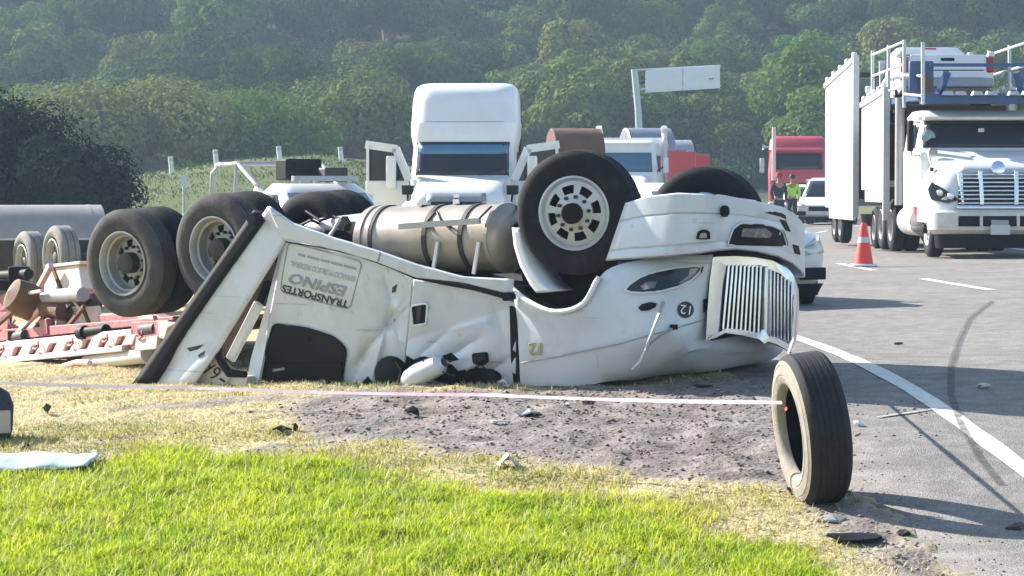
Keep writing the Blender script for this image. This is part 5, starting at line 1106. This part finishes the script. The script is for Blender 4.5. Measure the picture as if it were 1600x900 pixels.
# ================================================================== VEGETATION
rng = np.random.default_rng(11)
def crown_mesh(name, Rx, Rz, nb, nl, leaf, m, flat=.3):
    """a crown of leaf-sized faces on many uneven clumps"""
    C = []; 
    while len(C) < nb:
        p = rng.normal(size=3); p /= np.linalg.norm(p); rr_ = rng.uniform(.35, .80); q = p * rr_ * np.array([Rx, Rx, Rz])
        if q[2] > -flat * Rz: C.append((q, rng.uniform(.26, .48) * Rx))
    per = nl // nb; vs = []
    for q, r in C:
        d = rng.normal(size=(per, 3)); d /= np.linalg.norm(d, axis=1)[:, None]
        rad = r * rng.uniform(.72, 1.08, per) ** .7; pos = q + d * rad[:, None] * np.array([1, 1, .78])
        nrm = d + rng.normal(size=(per, 3)) * .34 + np.array([0, 0, .25]); nrm /= np.linalg.norm(nrm, axis=1)[:, None]
        a = np.cross(nrm, rng.normal(size=(per, 3))); a /= np.linalg.norm(a, axis=1)[:, None]; b = np.cross(nrm, a); s = leaf * rng.uniform(.6, 1.4, per)[:, None]
        vs.append(np.stack([pos - a * s * .5, pos - b * s * .32 + a * s * .05, pos + a * s * .55, pos + b * s * .32 + a * s * .05], 1))
    V = np.concatenate(vs).reshape(-1, 3); Q = np.arange(len(V)).reshape(-1, 4); V[:, 2] += Rz * .9
    return fastmesh(name, V, Q, m, 4)
def trunk_mb(h, r, Rx, seed):
    rd = random.Random(seed); q = MB(); top = Vector((rd.uniform(-.3, .3), rd.uniform(-.3, .3), h))
    q.tube([(0, 0, -1.2), (0, 0, 0), tuple(top * .5 + Vector((rd.uniform(-.15, .15), 0, 0))), tuple(top)], [r * 1.3, r, r * .8, r * .6], 7)
    for k in range(5):
        a = rd.uniform(0, 6.28); e = top + Vector((math.cos(a) * Rx * .6, math.sin(a) * Rx * .6, rd.uniform(.6, 2.0))); q.tube([tuple(top * .85), tuple(top.lerp(e, .5) + Vector((0, 0, .3))), tuple(e)], [r * .5, r * .35, r * .15], 5)
    return q
BARK = mat('bark', (.10, .075, .055), .9, c2=(.17, .13, .10), scale=4, amt=1)
LEAFS = [mat('leaf_mid', (.082, .130, .036), .6, trans=.15, rnd=.35, spec=0), mat('leaf_olive', (.120, .138, .042), .6, trans=.15, rnd=.3, spec=0), mat('leaf_deep', (.050, .086, .028), .6, trans=.2, rnd=.3, spec=0), mat('leaf_fresh', (.102, .170, .034), .6, trans=.3, rnd=.25, spec=0)]
LAB = [('mid-green tree', 'mid-green hillside trees'), ('olive-green dry-looking tree in the hazy hillside wood', 'olive hillside trees'), ('deep dark green tree in the hazy hillside wood', 'dark hillside trees'), ('fresh bright green tree in the hazy hillside wood', 'bright hillside trees')]
protos = []
for k in range(8):
    mi = k % 4; Rx = (3.6, 3.2, 3.9, 3.0)[mi]; Rz = Rx * (.80, .72, .85, .9)[mi]
    cm = crown_mesh('crown', Rx, Rz, 18, 7500, .27, LEAFS[mi]); tm_ = obj('trunk', trunk_mb(1.8, .2, Rx, k), BARK); me = tm_.data; bpy.data.objects.remove(tm_); protos.append((cm, me, mi, Rx))
def hillz(x, y):
    j = np.searchsorted(gy, y); i = np.searchsorted(gx, x); j = min(max(j, 1), ny - 1); i = min(max(i, 1), nx - 1)
    return float(GZ[j - 1:j + 1, i - 1:i + 1].mean())
count = 0
y = 205.0; cells = []
while y < 352:
    half = y * 800 / F + 9; step = 5.6 + (y - 205) * .012; x = -half + random.uniform(0, step)
    while x < half: cells.append((x + random.uniform(-1.6, 1.6), y + random.uniform(-2.2, 2.2))); x += step * random.uniform(.85, 1.25)
    y += 8.2
# keep the ones that show largest
cells = sorted(cells, key=lambda c: c[1])[:330]
def plant(x, y, pr, s, rot, z, label, group, cat='tree', name='tree', zs=1.0):
    t = thing(name, label, cat, (x, y, z), rot, group); cm, me, mi, Rx = pr
    c = bpy.data.objects.new('crown', cm); col.objects.link(c); c.parent = t; c.location = (0, 0, 1.2 * s); c.scale = (s, s, s * zs)
    k = bpy.data.objects.new('trunk', me); col.objects.link(k); k.parent = t; k.scale = (s, s, s); return t
cnt = [0, 0, 0, 0]
def where(mi, x, y):
    px = 800 + F * x / y; kind = ('mid-green tree', 'olive-toned tree', 'deep dark green tree', 'fresh bright green tree')[mi]
    hgt = 'at the foot of' if y < 232 else ('low on' if y < 262 else ('halfway up' if y < 300 else 'high up'))
    near = next(n for e, n in ((110, 'the dark evergreen'), (260, 'the pale-topped trees'), (400, 'the delineator posts'), (570, 'the rescue pickup'), (700, 'the left tractor door'), (850, 'the right tractor door'), (960, 'the rusty coil'), (1060, 'the road sign post'), (1150, 'the sign board end'), (1290, 'the red tractor'), (1380, 'the rear car trailer'), (1480, 'the hauler mirrors'), (9999, 'the hauler grille')) if px < e)
    return f'{kind} {hgt} the hill behind {near}'
for x, y in cells:
    patchn = noise.noise(Vector((x * .03, y * .03, 3))); r_ = random.random() + patchn * .6
    mi = 2 if r_ < .25 else (0 if r_ < .6 else (1 if r_ < .85 else 3)); pr = protos[mi + 4 * random.randint(0, 1)]
    plant(x, y, pr, random.uniform(.8, 1.6) , random.uniform(0, 6.28), hillz(x, y) - .3, where(mi, x, y), LAB[mi][1], zs=random.uniform(.85, 1.15)); cnt[mi] += 1
# the wood carries on up and round the hill, one mass
def wood_stuff():
    vs = []
    base = np.empty(len(protos[0][0].vertices) * 3, np.float32)
    lows = []
    for pr in (protos[0], protos[1], protos[2]):
        b = np.empty(len(pr[0].vertices) * 3, np.float32); pr[0].vertices.foreach_get('co', b); b = b.reshape(-1, 4, 3); lows.append(b[rng.permutation(len(b))[:260]])
    yy = 205.0
    while yy < 560:
        half = yy * 800 / F + 9
        for xx in np.arange(-yy * .42, yy * .42, 7.5):
            if yy < 352 and abs(xx) < half: continue
            x, y = xx + rng.uniform(-2, 2), yy + rng.uniform(-3, 3); b = lows[rng.integers(3)]; c = b.mean(1, keepdims=True); q = (c + (b - c) * 2.6) * rng.uniform(.8, 1.3)
            vs.append((q + np.array([x, y, hillz(x, y) + .8])).reshape(-1, 3))
        yy += 9
    V = np.concatenate(vs); o = bpy.data.objects.new('hillside_wood', fastmesh('hillside_wood', V, np.arange(len(V)).reshape(-1, 4), LEAFS[0], 4)); col.objects.link(o)
    tag(o, 'green wood carrying on up and round the hillside', 'wood', kind='stuff')
wood_stuff()
# shrub layer between the trunks
def shrub_stuff():
    vs = []; b = np.empty(len(protos[2][0].vertices) * 3, np.float32); protos[2][0].vertices.foreach_get('co', b); b = b.reshape(-1, 4, 3)
    for k in range(900):
        y = rng.uniform(196, 345); x = rng.uniform(-1, 1) * (y * 800 / F + 8); s = rng.uniform(.35, .65); sel = b[rng.permutation(len(b))[:200]]; c = sel.mean(1, keepdims=True); q = c * s * np.array([1.2, 1.2, .8]) + (sel - c) * 1.3
        vs.append((q + np.array([x, y, hillz(x, y)])).reshape(-1, 3))
    V = np.concatenate(vs); o = bpy.data.objects.new('undergrowth', fastmesh('undergrowth', V, np.arange(len(V)).reshape(-1, 4), LEAFS[2], 4)); col.objects.link(o); tag(o, 'low green undergrowth between the hillside trees', 'undergrowth', kind='stuff')
shrub_stuff()
# single trees in front of the wood
DARKL = mat('leaf_shade_dark', (.020, .036, .028), .7, trans=.05, spec=0); PALEL = mat('leaf_sunlit_pale', (.19, .21, .075), .6, trans=.25, spec=0)  # shade painted into the evergreen leaves, sunlight into the pale ones
def single(label, px, rowtop, rowbase, Y, Rx, Rz, m, nb=40, nl=9000, leaf=.22, seed=3):
    c = at(px, 288, Y); g = gzf(c.x, c.y); zt = at(px, rowtop, Y).z
    cm = crown_mesh('crown', Rx, Rz, nb, nl, leaf, m); tm_ = obj('trunk', trunk_mb(max(zt - g - 1.7 * Rz, .8), .22, Rx, seed), BARK); me = tm_.data; bpy.data.objects.remove(tm_)
    t = thing('tree', label, 'tree', (c.x, c.y, g)); k = bpy.data.objects.new('trunk', me); col.objects.link(k); k.parent = t
    q = bpy.data.objects.new('crown', cm); col.objects.link(q); q.parent = t; q.location = (0, 0, zt - g - 1.85 * Rz); return t
single('dark evergreen tree with leaves coloured shade-dark above the big steel coil', 10, 132, 330, 74, 2.5, 2.7, DARKL, 80, 36000, .10, 4)
single('lower evergreen tree with leaves coloured shade-dark sloping down beside the grassy bank', 115, 200, 330, 72, 1.75, 1.6, DARKL, 60, 26000, .09, 5)
single('spreading tree with leaves coloured sunlit pale yellow behind the dark evergreen', 120, 138, 300, 168, 4.6, 2.6, PALEL, 56, 16000, .26, 6)
single('flat-topped tree with leaves coloured sunlit pale reaching toward the delineator posts', 255, 128, 300, 172, 4.8, 2.7, PALEL, 56, 16000, .26, 7)
single('broad soft green tree standing over the embankment posts', 395, 150, 300, 178, 5.2, 2.8, LEAFS[3], 50, 14000, .28, 8)
single('round green tree left of the white high-roof truck', 560, 118, 300, 190, 4.6, 3.2, LEAFS[1], 50, 14000, .28, 9)
# ---------------- grasses
def blades(name, label, pts, h, wd, m, lean=.35):
    n = len(pts); x, y = pts[:, 0], pts[:, 1]; z = np.interp(y, _py, _pz); z = gz(x, y)
    # sit on the uneven ground
    j = np.clip(np.searchsorted(gy, y), 1, ny - 1); i = np.clip(np.searchsorted(gx, x), 1, nx - 1); z = np.where(y < 32, GZ[j, i], gz(x, y))
    a = rng.uniform(0, 2 * np.pi, n); d = np.stack([np.cos(a), np.sin(a)], -1); s = np.stack([-d[:, 1], d[:, 0]], -1); hh = h * rng.uniform(.45, 1.25, n); ln = hh * lean * rng.uniform(.2, 1.6, n); ww = wd * rng.uniform(.6, 1.3, n)
    P = np.stack([x, y], -1)
    def lv(t, k, w): 
        q = P + d * (ln * t ** 2)[:, None]; zz = z - .02 + hh * t * (1 - .25 * t * (ln / hh)); return np.stack([q[:, 0] + s[:, 0] * ww * w * k, q[:, 1] + s[:, 1] * ww * w * k, zz], -1)
    V = np.stack([lv(0, -.5, 1), lv(0, .5, 1), lv(.55, .5, .85), lv(.55, -.5, .85), lv(1.0, .5, .12), lv(1.0, -.5, .12)], 1).reshape(-1, 3)
    b = np.arange(n)[:, None] * 6; Q = np.concatenate([b + np.array([0, 1, 2, 3]), b + np.array([3, 2, 4, 5])], 1).reshape(-1, 4)
    o = bpy.data.objects.new(name, fastmesh(name, V, Q, m, 4)); col.objects.link(o); tag(o, label, 'grass', kind='stuff'); return o
def scatter(n, x0, x1, y0, y1, keep):
    P = np.stack([rng.uniform(x0, x1, n), rng.uniform(y0, y1, n)], -1); return P[keep(P[:, 0], P[:, 1]) > rng.uniform(0, 1, n)]
def grass_mat(name, c1, c2, tr):
    m = mat(name, c1, .6, c2=c2, scale=1.5, amt=.9, trans=tr, spec=.25, detail=6); return m
GREEN = grass_mat('grass_green', (.25, .40, .012), (.60, .62, .06), .5)
STRAW = grass_mat('grass_straw', (.50, .44, .23), (.68, .60, .38), .35)
clump = lambda X, Y: .35 + .9 * sst((fbm(X, Y, 2.6, 77, 3) - .35) / .3)
P = scatter(420000, -4.6, 2.3, 15.2, 21.8, lambda X, Y: green_mask(X, Y) ** 1.6 * clump(X, Y)); blades('green_grass', 'bright sunlit green grass of the near verge', P, .088, .0085, GREEN, .95)
P = scatter(5200, -4.4, 2.0, 15.4, 20.6, lambda X, Y: green_mask(X, Y) * .9); blades('tall_grass', 'taller pale stalks sticking out of the green grass', P, .15, .006, STRAW, .7)
nearroad = lambda X, Y: (X < road_left(Y) - .05)
dmf = lambda X, Y: dm[np.clip(np.searchsorted(gy, Y), 0, ny - 1), np.clip(np.searchsorted(gx, X), 0, nx - 1)]
P = scatter(210000, -6.5, 2.4, 16.0, 30, lambda X, Y: np.clip(1.15 - green_mask(X, Y), 0, 1) * np.clip(1 - dmf(X, Y) * 1.25, .0, 1) * nearroad(X, Y) * (.35 + .8 * sst((fbm(X, Y, 2.2, 88, 3) - .35) / .3))); blades('dry_grass', 'dry straw-coloured grass between the lawn and the wreck', P, .055, .010, STRAW, 1.1)
P = scatter(70000, -4.8, 2.2, 16.2, 22.5, lambda X, Y: np.clip(1.15 - np.abs(green_mask(X, Y) - .35) * 1.9, 0, 1) * sst((fbm(X, Y, 2.0, 97, 3) - .36) / .22) * np.clip(1 - dmf(X, Y) * 1.3, 0, 1)); blades('mixed_grass', 'yellowing grass along the edge of the lawn', P, .075, .010, grass_mat('grass_yellow', (.30, .34, .05), (.5, .42, .12), .4), .8)
P = scatter(5000, 1.0, 2.5, 14.6, 18.2, lambda X, Y: nearroad(X, Y) * sst((fbm(X, Y, 3, 91) - .5) / .1) * .5); blades('sparse_grass', 'sparse dry tufts beside the asphalt edge', P, .06, .010, STRAW, .9)
P = scatter(60000, -24, -2.5, 62, 112, lambda X, Y: .3 + .7 * sst((fbm(X, Y, .5, 95, 3) - .4) / .2)); blades('bank_grass', 'rough green grass of the embankment behind the pickup', P, .11, .03, grass_mat('grass_bank', (.05, .085, .025), (.10, .13, .04), .2), .8)
P = scatter(90000, -6, 2.0, 18.5, 26, lambda X, Y: sst((fbm(X, Y, 1.3, 103, 4) - .52) / .12) * np.clip(1 - dmf(X, Y) * 1.2, 0, 1) * nearroad(X, Y) * .6); blades('weed_patches', 'olive green weed patches in the dry grass', P, .06, .010, grass_mat('grass_olive', (.16, .22, .04), (.34, .36, .10), .4), .9)
# stones and clods in the dirt
def clods(name, label, n, smin, smax, keep, m):
    P = scatter(n, -4, 3.1, 15.0, 23.5, keep); V = []; base = np.array([[1, 0, 0], [-1, 0, 0], [0, 1, 0], [0, -1, 0], [0, 0, 1], [0, 0, -.6]], float); tri = np.array([[0, 2, 4], [2, 1, 4], [1, 3, 4], [3, 0, 4], [2, 0, 5], [1, 2, 5], [3, 1, 5], [0, 3, 5]])
    k = len(P); s = rng.uniform(smin, smax, (k, 1, 1)) * rng.uniform(.6, 1.4, (k, 6, 1)) * np.array([1, 1, .6]); a = rng.uniform(0, 6.28, k); ca, sa = np.cos(a), np.sin(a)
    B = base[None] * s; X = B[..., 0] * ca[:, None] - B[..., 1] * sa[:, None]; Y = B[..., 0] * sa[:, None] + B[..., 1] * ca[:, None]; j = np.clip(np.searchsorted(gy, P[:, 1]), 1, ny - 1); i = np.clip(np.searchsorted(gx, P[:, 0]), 1, nx - 1)
    zb = np.where(P[:, 0] > road_left(P[:, 1]) + .1, gz(P[:, 0], P[:, 1]) + .008, GZ[j, i])
    V = np.stack([X + P[:, 0:1], Y + P[:, 1:2], B[..., 2] + zb[:, None]], -1).reshape(-1, 3); Q = (np.arange(k)[:, None, None] * 6 + tri[None]).reshape(-1, 3)
    o = bpy.data.objects.new(name, fastmesh(name, V, Q, m, 3)); col.objects.link(o); tag(o, label, 'gravel', kind='stuff')
CLOD = mat('clod', (.14, .115, .095), .95, c2=(.26, .225, .19), scale=5, amt=1); DCLOD = mat('dark_clod', (.08, .068, .06), .95, c2=(.13, .11, .10), scale=5, amt=1)
clods('clods', 'small clods of dry earth strewn over the dirt', 9000, .006, .022, lambda X, Y: dmf(X, Y) * .9, CLOD); clods('dark_clods', 'dark bits of debris and soil over the dirt', 400, .006, .02, lambda X, Y: dmf(X, Y) * .8, DCLOD)
clods('road_grit', 'loose grit along the asphalt edge', 6000, .004, .013, lambda X, Y: sst(1 - np.abs(X - road_left(Y) - .1) / .5) * .8, CLOD)
GLS = mat('glass_crumbs', (.55, .60, .62), .15, c2=(.2, .22, .24), scale=40, amt=1, spec=.8)
base_line = [G(x, 606) for x in range(560, 1240, 40)]; blx, bly = [p.x for p in base_line], [p.y for p in base_line]
clods('broken_glass', 'glittering crumbs of broken glass scattered before the crushed cab', 5000, .004, .012, lambda X, Y: sst(1 - np.abs(np.interp(X, blx, bly) - .45 - Y) / .9) * (X > blx[0]) * (X < blx[-1]) * .45, GLS)
clods('plastic_crumbs', 'dark plastic splinters scattered before the crushed cab', 900, .006, .018, lambda X, Y: sst(1 - np.abs(np.interp(X, blx, bly) - .5 - Y) / 1.3) * (X > blx[0]) * (X < blx[-1]) * .3, BLACK)
# ---------------- wreckage scraps, each where it lies
def shard(label, px, py, w, d, h, m, seed, name='debris_shard'):
    g = G(px, py); rd = random.Random(seed); k = 9; rx, ryv = w / F * g.y / 2, d / 2
    if g.x > float(road_left(g.y)): g.z += .008
    top = [Vector((g.x + rx * math.cos(2 * math.pi * i / k) * rd.uniform(.65, 1.2), g.y + ryv * math.sin(2 * math.pi * i / k) * rd.uniform(.65, 1.2), g.z + .004 + h * rd.uniform(.0, 1.0))) for i in range(k)]
    c = Vector((g.x, g.y, g.z + h * 1.2)); q = MB(); q.add(top + [c] + [p - UP * .012 for p in top] + [c - UP * .012], [(i, (i + 1) % k, k) for i in range(k)] + [(k + 1 + (i + 1) % k, k + 1 + i, 2 * k + 1) for i in range(k)] + [(i, k + 1 + i, k + 1 + (i + 1) % k, (i + 1) % k) for i in range(k)])
    o = obj(name, q, m, smooth=False); recenter(o); tag(o, label, 'debris', 'scraps of wreckage on the ground')
PALEP = mat('pale_scrap', (.55, .5, .45), .6, c2=(.4, .34, .3), scale=9, amt=1)
for k, a in enumerate((('crumpled black plastic lump lying under the sleeper end of the tape', 645, 651, 26, .14, .07, BLACK), ('flat grey plate with white edge lying in the dirt', 826, 650, 42, .30, .05, GREY), ('thin pale slab on the dirt right behind the grey plate', 818, 628, 50, .12, .02, PALEP), ('black angular scrap in the dry grass', 440, 677, 30, .12, .05, BLACK),
    ('small black chip next to the angular scrap', 462, 675, 10, .06, .06, BLACK), ('pale crumpled sheet lying at the lawn edge', 792, 732, 44, .16, .09, PALEP), ('thin white strip lying on bare dirt', 778, 660, 34, .06, .012, WHITE), ('white flake upright in the dirt', 892, 694, 12, .06, .07, PALEP), ('pale flat chip at the dirt border', 940, 713, 24, .08, .012, PALEP),
    ('dark ragged lump near the tape in the dirt', 920, 636, 20, .1, .05, DARKMET), ('small white stone-like chip in dirt beside the lump', 888, 637, 14, .06, .03, WHITE), ('white scrap lying on the asphalt beside the loose tyre', 1340, 668, 18, .08, .035, WHITE), ('pale lump lying on the lane past the edge line', 1536, 608, 20, .08, .035, PALEP),
    ('torn black tyre tread strip at the foot of the loose tyre', 1340, 842, 90, .28, .03, BLACK), ('black rubber scrap under the loose tyre', 1243, 778, 26, .12, .06, BLACK), ('small black rubber crumb on the shoulder', 1415, 838, 22, .1, .03, BLACK), ('dark flake on the shoulder near the lane', 1585, 828, 34, .12, .03, DARKMET), ('grey bead wire bundle by the loose tyre', 1300, 815, 40, .2, .03, GREY),
    ('pale paper scrap on the bare dirt', 640, 690, 16, .06, .02, PALEP), ('black clip in the far-left dry grass', 38, 703, 18, .08, .05, BLACK), ('dark clod-like scrap between grass and tarp', 72, 648, 14, .08, .08, DARKMET), ('dark strip in the shadow under the hood', 1098, 606, 34, .1, .02, BLACK), ('small dark bolt-like bit on the lane', 1404, 540, 16, .06, .02, DARKMET))):
    shard(*a, seed=k + 3)
# spilled white powder streak on the asphalt
strip('spill_streak', [(p.x, p.y) for p in (G(1370, 655), G(1395, 651), G(1425, 648), G(1455, 643))], [.02, .05, .04, .02], mat('spill', (.5, .48, .46), .9, c2=(.2, .19, .18), scale=30, amt=1), .016)
# pale blue tarpaulin in the grass
g0, g1 = G(-60, 728), G(150, 728); rows = []
TARP = mat('tarpaulin', (.30, .38, .45), .5, c2=(.42, .48, .53), scale=5, amt=1, bump=.4, bscale=12)
for j in range(9):
    row = []
    for i in range(40):
        u = i / 39; v = j / 8; x = lerp(g0.x - .3, g1.x + .02 - .06 * abs(v - .5), u); y = lerp(g0.y, g1.y, u) - .38 + v * .62 + .06 * noise.noise(Vector((x * 3, v * 2, 1)))
        row.append((x, y, hillz(x, y) + .055 + .035 * noise.noise(Vector((x * 4, y * 4, 2))) + .03 * math.sin(v * 3.14) ))
    rows.append(row)
o = obj('tarpaulin', MB().grid(rows), TARP, solid=.006, out=UP, ang=70); recenter(o); tag(o, 'pale blue crumpled tarpaulin lying at the edge of the lawn', 'tarpaulin')
# dark rucksack-like bag at the far left, partly out of frame
g = G(-14, 690); t = thing('black_bag', 'black bag with a pale side panel standing in the dry grass', 'bag', g, R(20))
obj('bag_body', MB().rings([(-.02, .13, -.11, .11, .06), (.1, .16, -.13, .13, .08), (.28, .17, -.14, .13, .09), (.38, .14, -.11, .11, .09), (.42, .08, -.06, .06, .05)], 6), mat('bag_cloth', (.015, .016, .03), .8, c2=(.03, .03, .045), scale=12, amt=1, bump=.3), t, local=True)
obj('side_panel', MB().box((.08, -.135, .16), (.10, .02, .18)), mat('bag_pale', (.45, .35, .33), .8), t, local=True, bevel=.01); obj('strap', MB().tube([(-.04, 0, .41), (-.03, 0, .47), (.03, 0, .47), (.04, 0, .41)], .012, 6), BLACK, t, local=True)
# ================================================================== HAZE
HZ = bpy.data.materials.new('haze_air'); HZ.use_nodes = True; n_ = HZ.node_tree.nodes; n_.remove(n_['Principled BSDF'])
pv = n_.new('ShaderNodeVolumePrincipled'); pv.inputs['Color'].default_value = (.60, .80, 1.0, 1); pv.inputs['Density'].default_value = .0004; pv.inputs['Anisotropy'].default_value = .2
HZ.node_tree.links.new(pv.outputs[0], n_['Material Output'].inputs['Volume'])
zmax = float(GZ.max()) + 14
hz = obj('haze', MB().box((0, 335, zmax / 2 - 1.5), (900, 780, zmax + 5)), HZ, smooth=False); tag(hz, 'pale blue haze over the hillside', 'haze', kind='stuff')
